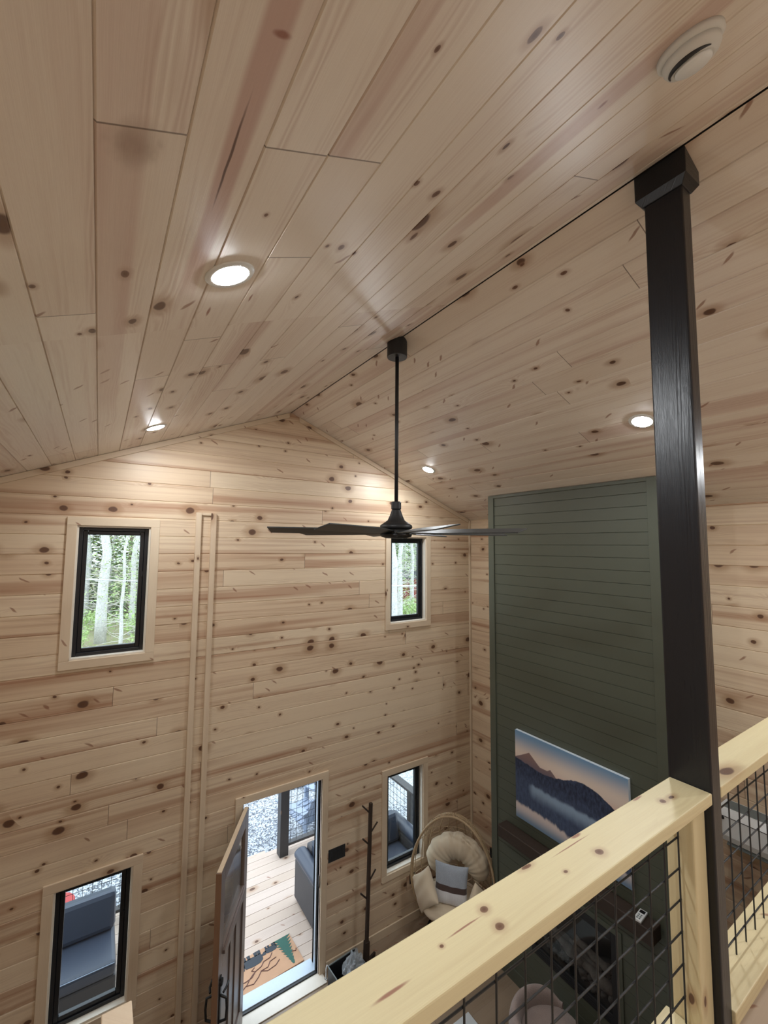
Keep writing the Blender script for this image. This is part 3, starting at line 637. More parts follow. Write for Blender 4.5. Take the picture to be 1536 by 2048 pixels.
MB('z').box(-.003, .079, -.003, .079, 3.235, 3.245).build('cap', M['pine'], sn, bevel=.003)

# ------------------------------------------------------------------ recessed lamps, smoke detector, fan
def downlight(x, y, label):
    z = ZR-SL*abs(x-XR); sg = 1 if x < XR else -1
    o = empty('recessed_light', (x, y, z), label=label, cat='ceiling light', group='recessed ceiling lights')
    o.rotation_euler = (0, -sg*math.atan(SL), 0)
    MB().lathe([(.066, -.006), (.084, -.005), (.088, -.001), (.088, .004), (.066, .004)], 36, cap=False).build('trim_ring', M['white'], o, smooth=True)
    pr = [(.0665*math.sin(t*PI/2/6), -.003-.010*math.cos(t*PI/2/6)) for t in range(0, 7)]; pr[0] = (.0006, pr[0][1])
    MB().lathe(pr+[(.0665, .003)], 36).build('diffuser', M['lamp'], o, smooth=True)
    return o
downlight(.338, 1.512, 'round recessed light on left slope, largest and nearest of the lit ones')
downlight(.338, 3.905, 'small recessed light on the left slope close to the gable wall')
downlight(3.262, 3.986, 'small recessed light on the right slope behind the fan rod')
downlight(3.262, 1.535, 'recessed light on the right slope beside the black post')
downlight(.338, -.92, 'recessed light over the loft on the left slope, behind the viewer'); downlight(3.93, -.12, 'recessed light over the loft on the right slope')
downlight(.338, -2.4, 'unseen recessed light added at the back of the loft, left slope'); downlight(3.262, -2.4, 'unseen recessed light added at the back of the loft, right slope')  # out-of-view pair, added so bounce off the loft floor brightens the ceiling
sx, sy = 1.213, .418
sd = empty('smoke_detector', (sx, sy, ZR-SL*abs(sx-XR)), label='round white smoke detector on the wooden ceiling above the loft', cat='smoke detector')
sd.rotation_euler = (0, -math.atan(SL), 0)
MB().lathe([(.074, .0), (.074, -.012), (.068, -.016), (.066, -.017)], 40).build('base_plate', M['offwhite'], sd, smooth=True)
MB().lathe([(.064, -.016), (.064, -.030), (.058, -.040), (.046, -.045), (.0446, -.045)], 40).build('cover', M['offwhite'], sd, smooth=True)
v_ = MB()
v_.tube([(.0515*math.cos(math.radians(95+k*6)), .0515*math.sin(math.radians(95+k*6)), -.0435) for k in range(26)], [.0015+.005*math.sin(PI*k/25) for k in range(26)], 8)
v_.build('dark_crescent', M['bplastic'], sd)  # single tapered black arc drawn for the dark gap round the sensor
MB().lathe([(.041, -.044), (.041, -.050), (.036, -.053)], 32).build('sensor_dome', M['white'], sd, smooth=True)

fan = empty('ceiling_fan', (XR, 2.52, 4.80), label='large black ceiling fan with eight blades hanging from the ridge', cat='ceiling fan')
top = ZR-4.80
MB().lathe([(.072, top-.135), (.074, top-.13), (.074, top-.002)], 32).build('canopy', M['bmetal'], fan, smooth=False)
MB().tube([(0, 0, .21), (0, 0, top-.13)], .0135, 14).build('downrod', M['bmetal'], fan, smooth=True)
MB().lathe([(.034, .155), (.036, .16), (.036, .205), (.030, .21), (.018, .212)], 24).build('rod_collar', M['bmetal'], fan)
MB().lathe([(.030, .155), (.034, .145), (.046, .11), (.062, .075), (.095, .052), (.113, .040), (.116, .028), (.112, .016), (.09, .010)], 36).build('motor_housing', M['bmetal'], fan, smooth=True)
MB().lathe([(.085, .010), (.085, -.020)], 30).build('hub', M['bmetal'], fan)
MB().lathe([(.108, -.020), (.114, -.026), (.110, -.040), (.08, -.050), (.0775, -.052)], 36).build('bottom_cap', M['bmetal'], fan, smooth=True)
def blade():
    mb = MB(); n = 16; r0, r1 = .075, .862; tw = math.radians(13)
    def half(t):
        return (.028+.034*min(1, t/.22), .028+.044*min(1, max(0, (t-.0)/.35))) if t < .97 else (.060, .070)
    vs = []
    for i in range(n+1):
        t = i/n; x = r0+(r1-r0)*t; hl, hr = half(t)
        if t > .97: x = r1
        for (y, s_) in ((-hl, 1), (hr, 1), (hr, -1), (-hl, -1)):
            z = .0035*s_; c_, s2 = math.cos(tw), math.sin(tw); xx = x+(.03 if (i == n and y > 0) else 0)
            vs.append((xx, y*c_-z*s2, y*s2+z*c_-.008))
    fs = [(0, 1, 2, 3), (n*4+3, n*4+2, n*4+1, n*4)]
    for i in range(n):
        for k in range(4): fs.append((i*4+k, i*4+(k+1) % 4, (i+1)*4+(k+1) % 4, (i+1)*4+k))
    mb._add(vs, fs); return mb
b0 = blade().build('blade', M['blade'], fan, bevel=.001)
for k in range(8):
    bb = b0 if k == 0 else b0.copy()
    if k: C.objects.link(bb)
    bb.parent = fan; bb.rotation_euler = (0, 0, math.radians(-17.4+45*k))

# ------------------------------------------------------------------ switch plate, outlets
def plate(name, loc, w_, h_, toggles, label, cat):
    o = empty(name, loc, label=label, cat=cat); MB().box(0, w_, -.006, 0, 0, h_).build('plate', M['bplastic'], o, bevel=.002)
    for k in range(toggles):
        x = w_*(k+.5)/toggles; MB().box(x-.016, x+.016, -.010, -.005, h_*.22, h_*.78).build('rocker', M['bplastic'], o, bevel=.002)
    return o
plate('light_switch', (2.342, D, 1.118), .215, .138, 4, 'black wall plate of four light switches right of the open door', 'light switch')
plate('wall_outlet', (3.49, D, .440), .075, .118, 1, 'black wall outlet behind the left side of the egg chair', 'outlet')
o = plate('wall_outlet', (R, 4.30, .56), .075, .118, 1, 'black wall outlet in the corner right of the egg chair', 'outlet'); o.rotation_euler = (0, 0, -PI/2)

# ------------------------------------------------------------------ coat rack
cr = empty('coat_rack', (2.73, 4.43, .0), label='slim dark wooden coat rack tree standing by the switch plate', cat='coat rack')
MB('z').box(-.018, .018, -.018, .018, .03, 1.735).build('pole', M['mantel'], cr, bevel=.004)
MB('z').box(-.027, .027, -.027, .027, .03, .27).build('pole_sleeve', M['mantel'], cr, bevel=.004)
for ang in (20, 110, 200, 290):
    MB().box(.02, .16, -.013, .013, .012, .055, mat=Matrix.Rotation(math.radians(ang), 4, 'Z')).build('foot', M['mantel'], cr, bevel=.004)
for (z, dx, dy) in ((1.63, -.10, .02), (1.41, .10, 0), (1.29, -.10, -.01), (.89, .10, .01), (.71, -.10, 0), (1.50, .0, -.09), (1.05, 0, -.09)):
    if abs(dx) > .05: MB().tube([(dx*.12, dy*.12, z), (dx, dy, z+.09)], .009, 8).build('peg', M['mantel'], cr)

cr.rotation_euler = (0, math.radians(1.4), 0)
# ------------------------------------------------------------------ boot tray with plastic bags
def crumple(mb, cx, cy, cz, rx, ry, rz, seed, nu=26, nv=16):
    rnd = random.Random(seed); ks = [(rnd.randint(2, 9), rnd.randint(2, 7), rnd.random()*6, rnd.uniform(.05, .13)) for _ in range(7)]
    def fn(a, b):
        th, f = a*2*PI, .05+b*(PI-.1); q = 1+sum(am*math.sin(k1*th+ph)*math.sin(k2*f+ph) for k1, k2, ph, am in ks)
        return Vector((cx+rx*q*math.sin(f)*math.cos(th), cy+ry*q*math.sin(f)*math.sin(th), max(.016, cz+rz*q*math.cos(f))))
    mb.grid(fn, nu, nv, closed_u=True)
bk = empty('storage_crate', (2.455, 4.36, 0), math.radians(4), label='dark open crate on the floor against wall, between door and coat rack', cat='crate')
m_ = MB(); w2, d2, h2 = .17, .12, .20
m_.box(-w2, w2, -d2, -d2+.008, 0, h2).box(-w2, w2, d2-.008, d2, 0, h2).box(-w2, -w2+.008, -d2, d2, 0, h2).box(w2-.008, w2, -d2, d2, 0, h2).box(-w2, w2, -d2, d2, 0, .01)
m_.build('bin', M['bplastic'], bk, bevel=.003)
rim = MB().tube([(-w2, -d2, h2), (w2, -d2, h2), (w2, d2, h2), (-w2, d2, h2)], .008, 8, closed=True); rim.build('rim', M['grey'], bk)
pb = MB(); crumple(pb, .02, -.01, .03, .12, .085, .13, 3)
tag(pb.build('plastic_bag', M['film'], None, xf=Matrix.Translation((0, 0, .0))), 'crumpled clear plastic bag stuffed in the dark crate', 'bag').location = (2.50, 4.36, .12)
pb = MB(); crumple(pb, 0, 0, .05, .10, .075, .055, 11)
tag(pb.build('plastic_bag', M['film'], None), 'flat crumpled plastic bag on the floor in front of the dark crate', 'bag').location = (2.38, 4.14, .0)
ds = MB().tube([(0, 0, 0), (0, 0, .11), (.01, 0, .14)], .008, 8).lathe([(.018, 0), (.016, .01)], 12).build('door_stopper', M['white'])
ds.location = (2.295, 4.545, .0); tag(ds, 'small white upright door stopper on the floor at the door casing', 'door stopper')

# ------------------------------------------------------------------ egg chair
eg = empty('egg_chair', (3.68, 4.06, 0), math.radians(-52), label='tan wicker egg chair with cream cushions in the corner', cat='chair')
EA, EB, ECZ = .49, .59, .85        # half width, half height, centre height
def rim(t, s=1.0, y=0.0):          # t: 0 top, clockwise; egg outline, leaning back
    x = EA*s*math.sin(t)*(1-.14*math.cos(t)); z = ECZ+EB*s*math.cos(t); return Vector((x, y+(z-ECZ)*.10, z))
MB().tube([rim(2*PI*k/56) for k in range(56)], .014, 8, closed=True).build('front_rim', M['reed'], eg, smooth=True)
MB().tube([rim(2*PI*k/56, .985, .045) for k in range(56)], .010, 8, closed=True).build('rear_rim', M['reed'], eg, smooth=True)
def shell(az, el):                 # az 0..pi across the back, el 0..pi from top to bottom
    r_ = rim(el, 1.0); wx = abs(r_.x); return Vector((-math.cos(az)*wx, .03+(r_.z-ECZ)*.10+math.sin(az)*wx*.85, r_.z))
for k in range(1, 12):
    MB().tube([shell(PI*k/12, .10+(PI-.16)*j/26) for j in range(27)], .0055, 6).build('rib', M['reed'], eg, smooth=True)
wv_ = MB()
for j, el in enumerate([.42, 1.1, 1.25, 1.75, 1.9, 2.2, 2.35, 2.5, 2.65]):
    wv_.tube([shell(PI*k/24, el) for k in range(25)], .0035, 5)
for k in range(24):
    a0, a1 = PI*k/24, PI*(k+1)/24; e0, e1 = (1.10, 1.25) if k % 2 else (1.25, 1.10); wv_.tube([shell(a0, e0), shell(a1, e1)], .003, 5)
wv_.build('weave', M['reed'], eg)
tw_ = MB()
for k in range(60):
    t = -.55+1.1*k/59; p = rim(t, 1.0, .02); tw_.tube([p+Vector((random.uniform(-.02, .02), random.uniform(-.025, .025), -.004)), p+Vector((random.uniform(-.03, .03), random.uniform(-.03, .03), .022))], .0035, 5)
tw_.build('rim_binding', M['reed'], eg)
lg = MB(); lg.tube([(.34*math.cos(2*PI*k/28), .20+.34*math.sin(2*PI*k/28), .012) for k in range(28)], .011, 8, closed=True); lg.build('base_ring', M['bmetal'], eg)
for (sx_, sy_) in ((-1, -1), (1, -1), (-1, 1), (1, 1)):
    MB().tube([(sx_*.25, .20+sy_*.25, .012), (sx_*.17, .18+sy_*.17, .37)], .011, 8).build('leg', M['bmetal'], eg)
# cushions
def blob(fn, nu=48, nv=28): return MB().grid(fn, nu, nv, closed_u=True)
def seatc(a, b):
    th, f = a*2*PI, b*PI; rr = .42*(abs(math.sin(f))**.55); wob = 1+.02*math.sin(11*th)
    return Vector((rr*wob*math.cos(th)*1.02, .10+rr*wob*math.sin(th)*.92, .455+.085*math.cos(f)-.03*max(0, 1-rr/.2)+.03*math.sin(th)*-1))
st = blob(seatc).build('seat_cushion', M['cream'], eg, smooth=True)
def backc(a, b):                    # fat arch: a around the tube, b along the arch
    t = -1.95+3.9*b; endt = max(.25, 1-abs(2*b-1)**7); R_, r_ = .240, .148*endt
    cx, cz = .03+R_*1.05*math.sin(t), .765+R_*1.0*math.cos(t); f = a*2*PI
    fold = 1+.045*math.sin(t*13+math.sin(f)*1.6)*(.3+.7*abs(math.cos(f)))+.016*math.sin(t*29+2+math.cos(f))+.02*math.sin(t*5+1)
    rad = r_*fold; ox = math.sin(t)*math.cos(f)*rad; oz = math.cos(t)*math.cos(f)*rad; oy = math.sin(f)*rad*.75
    return Vector((cx+ox, .22+(cz-.79)*.12+oy, cz+oz))
blob(backc, 26, 150).build('back_cushion', M['cream'], eg, smooth=True)
def pillow(name, mat, w_, h_, t_, loc, rot, label, cat='cushion', corner=.05, seed=1):
    rnd = random.Random(seed); ph = [rnd.random()*6 for _ in range(4)]; mb = MB(); n = 30
    def sh(sg):
        def fn(a, b):
            x, z = a*2-1, b*2-1; e = (max(0, 1-abs(x)**2.6)*max(0, 1-abs(z)**2.6))**.5; pin = 1-.09*(1-abs(z)**2)*abs(x)**3
            pin2 = 1-.09*(1-abs(x)**2)*abs(z)**3
            wr = .004*math.sin(9*x+ph[0]+3*z)*e
            return Vector((x*w_/2*pin, sg*(t_/2*e+wr), z*h_/2*pin2))
        return fn
    mb.grid(sh(1), n, n).grid(sh(-1), n, n); o = mb.build(name, mat, None, smooth=True)
    bm = bmesh.new(); bm.from_mesh(o.data); bmesh.ops.remove_doubles(bm, verts=bm.verts, dist=1e-4); bmesh.ops.recalc_face_normals(bm, faces=bm.faces); bm.to_mesh(o.data); bm.free()
    for p in o.data.polygons: p.use_smooth = True
    o.matrix_world = eg_m @ Matrix.Translation(loc) @ rot; tag(o, label, cat); return o
eg_m = Matrix.Translation((3.68, 4.06, 0)) @ Matrix.Rotation(math.radians(-52), 4, 'Z')
RX = lambda d_: Matrix.Rotation(math.radians(d_), 4, 'X'); RY = lambda d_: Matrix.Rotation(math.radians(d_), 4, 'Y'); RZm = lambda d_: Matrix.Rotation(math.radians(d_), 4, 'Z')
pillow('throw_pillow', M['stripe'], .40, .42, .13, (.0, -.045, .745), RX(-14), 'square knit pillow, grey above white with a dark brown band, on the egg chair')
pillow('throw_pillow', M['cream'], .36, .36, .14, (-.30, -.10, .66), RZm(-38) @ RX(-12) @ RY(45), 'plain cream pillow leaning at the left inside of the egg chair', seed=2)
pillow('throw_pillow', M['cream'], .33, .33, .13, (.32, -.08, .62), RZm(55) @ RX(-12) @ RY(45), 'plain cream pillow at the right inside of the egg chair, mostly behind the rail', seed=3)

# ------------------------------------------------------------------ pouf and rug, low by the hearth
pf = empty('round_armchair', (3.545, 2.63, 0), math.radians(215), label='grey pink boucle swivel chair seen through the wire grid below the fireplace', cat='armchair')
MB().lathe([(.27, 0), (.29, .02), (.31, .10), (.34, .25), (.345, .34), (.30, .40), (.15, .42), (.001, .422)], 40, cap=False).build('seat', M['boucle'], pf, smooth=True)
def pbk(a, b):
    th = -1.9+3.8*b; f = a*2*PI; e = max(.3, 1-abs(2*b-1)**6); r_ = .305+.055*math.cos(f)*e
    return Vector((r_*math.sin(th), -r_*math.cos(th), .40+(.13*e)*math.sin(f)+.01))
blob(pbk, 20, 44).build('backrest', M['boucle'], pf, smooth=True)
rg = MB(); rg.box(1.5, 3.35, 1.55, 3.46, .002, .016); tag(rg.build('area_rug', M['rug'], bevel=.004), 'pale blue grey area rug on the floor before the fireplace', 'rug')

# ------------------------------------------------------------------ the deck
DZ = -.10; DX0, DX1, DY0, DY1 = -2.2, 4.40, D+WALL_T+.01, 6.95
boards('floor_deck', M['deck'], (0, 0, DZ), (1, 0, 0), (0, 1, 0), (0, 0, 1), DX0, DX1, DY0, DY1, .152, gw=.003, gd=.02, voff=5.786-.152*7)
struct(MB().box(DX0, DX1, DY0, DY1, DZ-.25, DZ-.022).build('floor_deck_frame', M['extpost']))
def ext_rail(name, x0, x1, y, label, along='x', post_at=(), top=.98):
    o = empty(name, (0, 0, DZ), label=label, cat='railing')
    def bx(m, a0, a1, b0, b1, z0, z1):
        return m.box(a0, a1, b0, b1, z0, z1) if along == 'x' else m.box(b0, b1, a0, a1, z0, z1)
    bx(MB(along), x0, x1, y-.065, y+.065, top-.038, top).build('top_rail', M['extpost' if along == 'x' else 'extpost'], o, bevel=.004)
    bx(MB(along), x0, x1, y-.045, y+.045, .10, .138).build('bottom_rail', M['extpost'], o, bevel=.004)
    m = MB(); a = x0+.05
    while a < x1:
        p = [(a, y, .138), (a, y, top-.04)] if along == 'x' else [(y, a, .138), (y, a, top-.04)]; m.tube(p, .003, 5); a += .1
    z = .2
    while z < top-.06:
        p = [(x0, y, z), (x1, y, z)] if along == 'x' else [(y, x0, z), (y, x1, z)]; m.tube(p, .003, 5); z += .1
    m.build('wire_grid', M['bmetal'], o)
    for q in post_at: bx(MB('z'), q-.045, q+.045, y-.045, y+.045, .002, top-.04).build('post', M['extpost'], o, bevel=.004)
    return o
ext_rail('deck_railing', 2.71, DX1-.02, 6.80, 'dark deck railing with wire grid right of the tall deck post', post_at=(DX1-.07,))
ext_rail('deck_railing', DX0, .80, 6.80, 'dark deck railing with wire grid behind the left outdoor sofa', post_at=(.755, -.8, DX0+.05))
ext_rail('deck_railing', DY0+.02, 6.73, DX1-.09, 'dark side railing of the deck, running away from the house', along='y', post_at=(5.7,))
dp = tag(MB('z').box(-.07, .07, -.07, .07, 0, 2.35).build('deck_post', M['extpost'], bevel=.006), 'thick dark post at the deck edge seen through the open door', 'post'); dp.location = (2.628, 6.775, DZ)
sp = empty('deck_steps', (0, 0, 0), label='wooden deck steps down to the gravel', cat='steps')
MB('x').box(.85, 2.5, 6.96, 7.24, -.30, -.26).build('tread', M['deck'], sp, bevel=.003); MB('x').box(.85, 2.5, 6.955, 6.975, -.5, -.30).build('riser', M['extpost'], sp)
# door mat with silhouettes
mat_ = empty('door_mat', (1.845, 5.165, DZ+.001), math.radians(3), label='orange brown coir doormat with bear, pine tree and branch silhouettes', cat='doormat')
MW, MH = .74, .42
MB().box(-MW/2, MW/2, -MH/2, MH/2, 0, .014).build('coir_pad', M['coir'], mat_, bevel=.003)
def fl(poly, mat, nm, z=.0142): return MB().prism(poly, z, z+.002).build(nm, M[mat], mat_)
tree = []                                                       # pine pointing to the house
def pine_poly(cx, yb, yt, w_):
    left, right = [], []
    n = 9
    for k in range(n):
        t = k/n; y = yb+(yt-yb)*t; ww = w_*(1-t)*.5+.008; left.append((cx-ww, y)); left.append((cx-ww*.45, y+(yt-yb)/n*.75))
        right.append((cx+ww, y)); right.append((cx+ww*.45, y+(yt-yb)/n*.75))
    return left+[(cx, yt)]+right[::-1]
tp = pine_poly(.26, MH/2-.005, -MH/2+.03, .21)
# split concave outline into stacked trapezoids (a clean mesh)
mbt = MB(); n = 9
for k in range(n):
    t = k/n; y = MH/2-.005+(-MH+.035)*t; dy = (-MH+.035)/n; w0 = .105*(1-t)+.010; w1 = w0*.42
    mbt.prism([(.26-w0, y), (.26+w0, y), (.26+w1, y+dy), (.26-w1, y+dy)], .0142, .0165)
mbt.build('pine_tree_print', M['matgreen'], mat_)
def bear(cx, cy, s_):
    mb = MB()
    body = [(-.13, .02), (-.10, -.035), (-.02, -.05), (.06, -.045), (.10, -.02), (.11, .03), (.09, .07), (-.10, .07)]
    mb.prism([(cx+x*s_, cy+y*s_) for x, y in body], .0142, .0165)
    for lx in (-.085, -.035, .045, .085): mb.prism([(cx+(lx-.016)*s_, cy+.06*s_), (cx+(lx+.016)*s_, cy+.06*s_), (cx+(lx+.02)*s_, cy+.115*s_), (cx+(lx-.02)*s_, cy+.115*s_)], .0142, .0165)
    mb.prism([(cx+x*s_, cy+y*s_) for x, y in ((-.20, -.01), (-.18, -.04), (-.12, -.04), (-.10, .03), (-.15, .03))], .0142, .0165)
    mb.build('bear_print', M['matblack'], mat_)
bear(-.11, .095, 1.0); bear(.115, .135, .62)
br = MB()
for (pts) in ([(-.36, -.06), (-.27, -.075), (-.19, -.065), (-.14, -.02), (-.06, .0), (-.02, .04), (.06, .045), (.10, .09)], [(-.36, -.17), (-.28, -.12), (-.20, -.145), (-.13, -.10), (-.08, -.05), (.0, -.05), (.04, .0), (.12, .01)],
              [(-.27, -.12), (-.22, -.07), (-.16, -.03)], [(-.08, -.05), (-.02, -.09), (.08, -.08), (.14, -.04)], [(-.14, -.02), (-.17, .01), (-.13, .03)], [(.30, -.03), (.34, -.05), (.355, -.02)]):
    br.tube([(x, y, .0145) for x, y in pts], .0062, 5)
br.build('branch_print', M['matbrown'], mat_)

# ------------------------------------------------------------------ outdoor sofas
def sofa(name, loc, rz, w_, label, seats=2, arms=(-1, 1)):
    o = empty(name, loc, rz, label=label, cat='sofa'); dp_ = .80; aw = .17
    xr_ = w_/2-(aw if 1 in arms else 0)
    MB().box(-w_/2+aw, xr_, -dp_/2+.02, dp_/2, .05, .27).build('base', M['sofaside'], o, bevel=.02)
    for sg in arms:
        x0 = sg*(w_/2-aw/2)
        ar = MB(); ar.box(x0-aw/2, x0+aw/2, -dp_/2, dp_/2, .03, .54); a_ = ar.build('arm', M['sofaside'], o, bevel=.03)
        pd = MB(); 
        def fn(a, b, x0=x0):
            f = a*2*PI; y = -dp_/2-.015+(dp_+.03)*b; e = min(1, (1-abs(2*b-1))*14)**.4
            return Vector((x0+math.cos(f)*(aw/2+.012)*e, y, .58+math.sin(f)*.075*e))
        pd.grid(fn, 20, 30, closed_u=True); pd.build('arm_pad', M['sofa'], a_, smooth=True)
    MB().box(-w_/2+aw, xr_, dp_/2-.18, dp_/2, .27, .68).build('back_frame', M['sofaside'], o, bevel=.035)
    iw = (xr_+w_/2-aw)/seats
    for k in range(seats):
        cx = -w_/2+aw+iw*(k+.5)
        sc = MB().box(cx-iw/2+.004, cx+iw/2-.004, -dp_/2, dp_/2-.18, .275, .42).build('seat_cushion', M['sofa'], o, bevel=.04)
        MB().tube([(cx-iw/2+.02, -dp_/2+.002, .405), (cx+iw/2-.02, -dp_/2+.002, .405)], .005, 6).build('piping', M['adir'], sc)
        bc = MB(); bc.box(-iw/2+.004, iw/2-.004, -.09, .09, -.19, .19)
        bc.build('back_cushion', M['sofa'], o, bevel=.05, xf=Matrix.Translation((cx, dp_/2-.245, .60)) @ Matrix.Rotation(math.radians(-12), 4, 'X'))
    for sx_ in (-1, 1):
        for sy_ in (-1, 1): MB().box(sx_*(w_/2-.08)-.02, sx_*(w_/2-.08)+.02, sy_*(dp_/2-.06)-.02, sy_*(dp_/2-.06)+.02, .002, .05).build('foot', M['bplastic'], o)
    return o
sofa('outdoor_sofa', (-.62, 6.02, DZ), 0, 2.0, 'dark blue grey outdoor sofa seen through the lower left window', arms=(-1,))
sofa('outdoor_sofa', (3.30, 5.47, DZ), 0, 1.70, 'dark blue grey outdoor sofa with rolled arm right of the doormat')
# ------------------------------------------------------------------ adirondack chairs on the gravel
GZ = -.50
def adirondack():
    o = empty('garden_chair', (0, 0, GZ))
    for k in range(6): MB('x').box(-.26, .26, -.28+k*.09, -.20+k*.09, .35-k*.02, .37-k*.02).build('seat_slat', M['adir'], o, bevel=.003)
    for k in range(6):
        x = -.235+k*.094; hh = .70-.05*abs(k-2.5)
        MB('z').box(x-.040, x+.040, -.01, .01, 0, hh).build('back_slat', M['adir'], o, bevel=.003, xf=Matrix.Translation((0, .22, .24)) @ Matrix.Rotation(math.radians(-22), 4, 'X'))
    for sg in (-1, 1):
        MB('y').box(sg*.33-.07, sg*.33+.07, -.38, .36, .54, .565).build('armrest', M['adir'], o, bevel=.004)
        MB('z').box(sg*.30-.045, sg*.30+.045, -.32, -.28, 0, .54).build('leg', M['adir'], o, bevel=.003); MB('z').box(sg*.28-.015, sg*.28+.015, .26, .33, 0, .54).build('leg', M['adir'], o, bevel=.003)
    MB('x').box(-.34, .34, .29, .32, .46, .54).build('back_brace', M['adir'], o, bevel=.003)
    return o
a0 = adirondack(); spots = [(3.42, 7.72, 200, 'grey blue slatted garden chair nearest the deck railing'), (4.30, 8.10, 225, 'grey blue slatted garden chair behind the deck railing, turned to the right'), (4.10, 9.5, 170, 'grey blue slatted garden chair farthest out on the gravel')]
for i, (x, y, rz, lb) in enumerate(spots):
    a_ = a0 if i == 0 else copy_tree(a0); a_.location = (x, y, GZ); a_.rotation_euler = (0, 0, math.radians(rz)); tag(a_, lb, 'chair', 'garden chairs on the gravel')
cc = MB(); cc.lathe([(.16, 0), (.19, .02), (.22, .30), (.225, .36), (.20, .37)], 24); o = cc.build('red_bucket', M['red'], smooth=True); o.location = (-.25, 7.55, GZ); o.name = 'bucket'
tag(o, 'red bucket on the gravel behind the left outdoor sofa', 'bucket')

# ------------------------------------------------------------------ ground and forest
def ground():
    n = 60
    def fn(a, b):
        x = -40+90*a; y = D+WALL_T+.02+(90)*b; r_ = max(0, y-16)
        z = GZ+.18*math.sin(x*.45+y*.3)*min(1, r_/6)+.012*r_
        return Vector((x, y, z))
    return MB().grid(fn, n, n)
struct(ground().build('ground', M['gravel'], smooth=True))
def gz(x, y): r_ = max(0, y-16); return GZ+.18*math.sin(x*.45+y*.3)*min(1, r_/6)+.012*r_
def twigs(mb, h, r0, n, zmin, ln, rnd, droop=0.0):
    for _ in range(n):
        z = rnd.uniform(zmin, h*.95); a = rnd.random()*2*PI; l = ln*(1-.6*z/h)*rnd.uniform(.5, 1.2); pts = [Vector((0, 0, z))]
        d = Vector((math.cos(a), math.sin(a), rnd.uniform(-.1, .35)-droop)); 
        for k in range(4): pts.append(pts[-1]+d*l/4); d = (d+Vector((rnd.uniform(-.35, .35), rnd.uniform(-.35, .35), rnd.uniform(-.25, .25)))).normalized()
        mb.tube(pts, [.022, .015, .010, .007, .003], 4, cap=False)
        for k in (2, 3):
            p = pts[k]; q = p+Vector((rnd.uniform(-.5, .5), rnd.uniform(-.5, .5), rnd.uniform(-.3, .3)))*l*.4; mb.tube([p, q], [.008, .003], 3, cap=False)
def make_tree(name, h, r0, kind, seed):
    rnd = random.Random(seed); o = empty(name)
    pts = [Vector((rnd.uniform(-.05, .05)*k, rnd.uniform(-.05, .05)*k, h*k/9-.3)) for k in range(10)]
    MB().tube(pts, [r0*(1.15-.9*k/9) for k in range(10)], 10).build('trunk', M['bark'] if kind != 'conifer' else M['bark2'], o, smooth=True)
    tw = MB(); twigs(tw, h*.8, r0, 90 if kind == 'bare' else 50, .5, 3.2 if kind == 'bare' else 2.4, rnd); tw.build('branches', M['twig'], o)
    lf = MB(); nl = {'bare': 700, 'conifer': 3400, 'leafy': 1800}[kind]
    for _ in range(nl):
        if kind == 'conifer':
            z = rnd.uniform(.6, h); rr = (1-z/h)*2.4*math.sqrt(rnd.random())+.1; s_ = rnd.uniform(.10, .24)
        else:
            z = rnd.uniform(2.0, h); rr = rnd.uniform(.3, 2.3); s_ = rnd.uniform(.05, .11)
        a = rnd.random()*2*PI; c_ = Vector((rr*math.cos(a), rr*math.sin(a), z-rr*.25)); t1 = Vector((math.cos(a)+rnd.uniform(-.5, .5), math.sin(a)+rnd.uniform(-.5, .5), rnd.uniform(-.5, .2)))*s_
        t2 = Vector((-math.sin(a), math.cos(a), rnd.uniform(-.6, .6)))*s_*.5
        lf._add([c_-t1, c_+t2, c_+t1, c_-t2], [(0, 1, 2, 3)])
    lf.build('foliage', M['needles'] if kind == 'conifer' else M['leaf'], o, recalc=False)
    return o
protos = {'bare': make_tree('bare_tree', 15, .26, 'bare', 1), 'leafy': make_tree('leafy_tree', 12, .13, 'leafy', 2), 'conifer': make_tree('conifer_tree', 13, .17, 'conifer', 3)}
used = set()
TREES = []
def put_tree(kind, x, y, sc, lb, rz=None):
    for _ in range(40):
        if all((x-a)**2+(y-b)**2 > 2.3**2 for a, b in TREES): break
        y += .5; x += (.35 if _ % 2 else .1)
    TREES.append((x, y))
    p = protos[kind]; o = p if kind not in used else copy_tree(p); used.add(kind)
    o.location = (x, y, gz(x, y)); s_ = sc; o.scale = (s_, s_, s_ if s_ > .8 else .9); o.rotation_euler = (0, 0, rz if rz is not None else random.random()*6.28)
    tag(o, lb, 'tree', {'bare': 'bare trunked trees in the woods', 'leafy': 'thin leafy trees in the woods', 'conifer': 'evergreens behind the bare trees'}[kind])
put_tree('bare', .30, 26.0, .95, 'thick pale tree trunk left of centre in the upper left window')
put_tree('bare', 1.62, 27.5, .55, 'slimmer pale tree trunk right of centre in the upper left window')
put_tree('bare', 13.6, 19.6, .80, 'pale tree trunk at the left edge of the upper right window')
put_tree('bare', 15.3, 21.0, .62, 'pale tree trunk in the middle of the upper right window')
put_tree('leafy', 1.02, 23.0, .6, 'thin leafy tree between the two pale trunks in the upper left window')
put_tree('leafy', 2.15, 28.5, .7, 'thin leafy tree at the right edge of the upper left window')
GENB = 'pale bare tree standing deeper in the woods'; GENL = 'thin leafy tree standing deeper in the woods'; GENC = 'green evergreen behind the bare trees'
rnd = random.Random(21)
for k in range(16):
    y = rnd.uniform(27, 40); b_ = rnd.uniform(-.12, .18) if k % 2 else rnd.uniform(.62, .82); put_tree('bare', y*b_, y, rnd.uniform(.45, .8), GENB)
for k in range(14):
    y = rnd.uniform(24, 36); b_ = rnd.uniform(-.12, .18) if k % 2 else rnd.uniform(.64, .80); put_tree('leafy', y*b_, y, rnd.uniform(.6, 1.0), GENL)
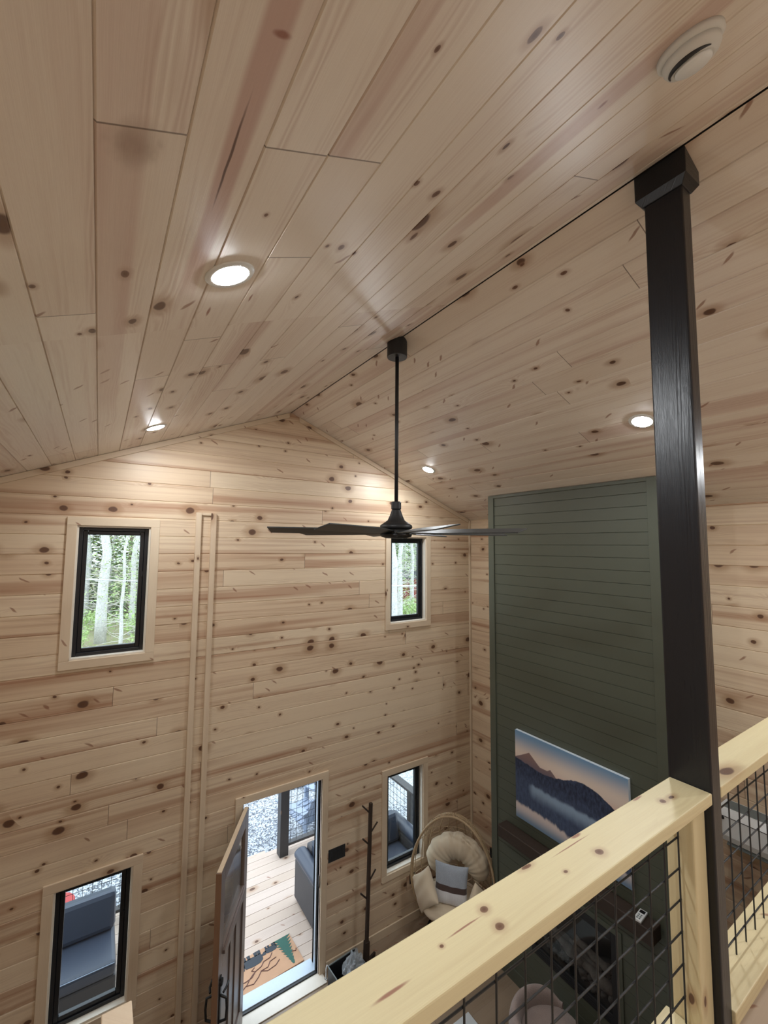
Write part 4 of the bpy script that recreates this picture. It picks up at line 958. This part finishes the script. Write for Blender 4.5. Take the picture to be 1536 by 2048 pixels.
for k in range(26):
    y = (34, 42, 38)[k % 3]; b_ = -.16+.36*(k % 12)/11 if k < 12 else .54+.36*(k-12)/13; put_tree('conifer', y*(b_+rnd.uniform(-.01, .01)), y, rnd.uniform(.95, 1.3), GENC)
def shrub_proto(seed):
    rnd = random.Random(seed); o = empty('shrub'); st_ = MB(); lf = MB()
    for _ in range(12):
        a = rnd.random()*2*PI; q = Vector((math.cos(a)*.5, math.sin(a)*.5, rnd.uniform(.5, 1.1))); st_.tube([(0, 0, -.05), q*.5+Vector((0, 0, .1)), q], [.012, .009, .004], 4, cap=False)
        for _ in range(32):
            c_ = q*rnd.uniform(.4, 1.1)+Vector((rnd.uniform(-.25, .25), rnd.uniform(-.25, .25), rnd.uniform(-.15, .2))); u_ = Vector((rnd.uniform(-1, 1), rnd.uniform(-1, 1), rnd.uniform(-.4, .6)))*.07; w_ = Vector((rnd.uniform(-1, 1), rnd.uniform(-1, 1), rnd.uniform(-1, 1)))*.04
            lf._add([c_-u_, c_+w_, c_+u_, c_-w_], [(0, 1, 2, 3)])
    st_.build('stems', M['twig'], o); lf.build('leaves', M['leaf'], o, recalc=False); return o
s0 = shrub_proto(5)
for k in range(28):
    y = rnd.uniform(20, 31); b_ = rnd.uniform(-.08, .14) if k % 2 else rnd.uniform(.62, .82)
    o = s0 if k == 0 else copy_tree(s0); x = b_*y; o.location = (x, y, gz(x, y)); sc = rnd.uniform(.6, 1.4); o.scale = (sc, sc, sc); o.rotation_euler = (0, 0, rnd.random()*6.28)
    tag(o, 'green leafy shrub in the undergrowth of the woods', 'shrub', 'undergrowth shrubs')
sh = empty('garden_shed', (22.4, 30.0, gz(22.4, 30)), label='red brown shed far off between the trunks in the upper right window', cat='shed')
MB().box(-.9, .9, -.7, .7, 0, 2.3).build('walls', M['redshed'], sh); MB().prism([(-1.1, 2.3), (1.1, 2.3), (0, 2.9)], -.9, .9, mat=Matrix(((1, 0, 0, 0), (0, 0, 1, 0), (0, 1, 0, 0), (0, 0, 0, 1)))).build('roof', M['roof'], sh)
cb = MB().tube([(-6, 8, 4.60), (-3, 8, 4.38), (-.211, 8, 4.160), (.569, 8, 4.098), (2.9, 8, 3.95), (5.45, 8, 3.822), (6.08, 8, 3.796), (9, 8, 3.75), (14, 8, 3.85)], .009, 6).build('overhead_cable', M['cable'])
tag(cb, 'thin pale cable strung across outside the upper windows', 'cable')
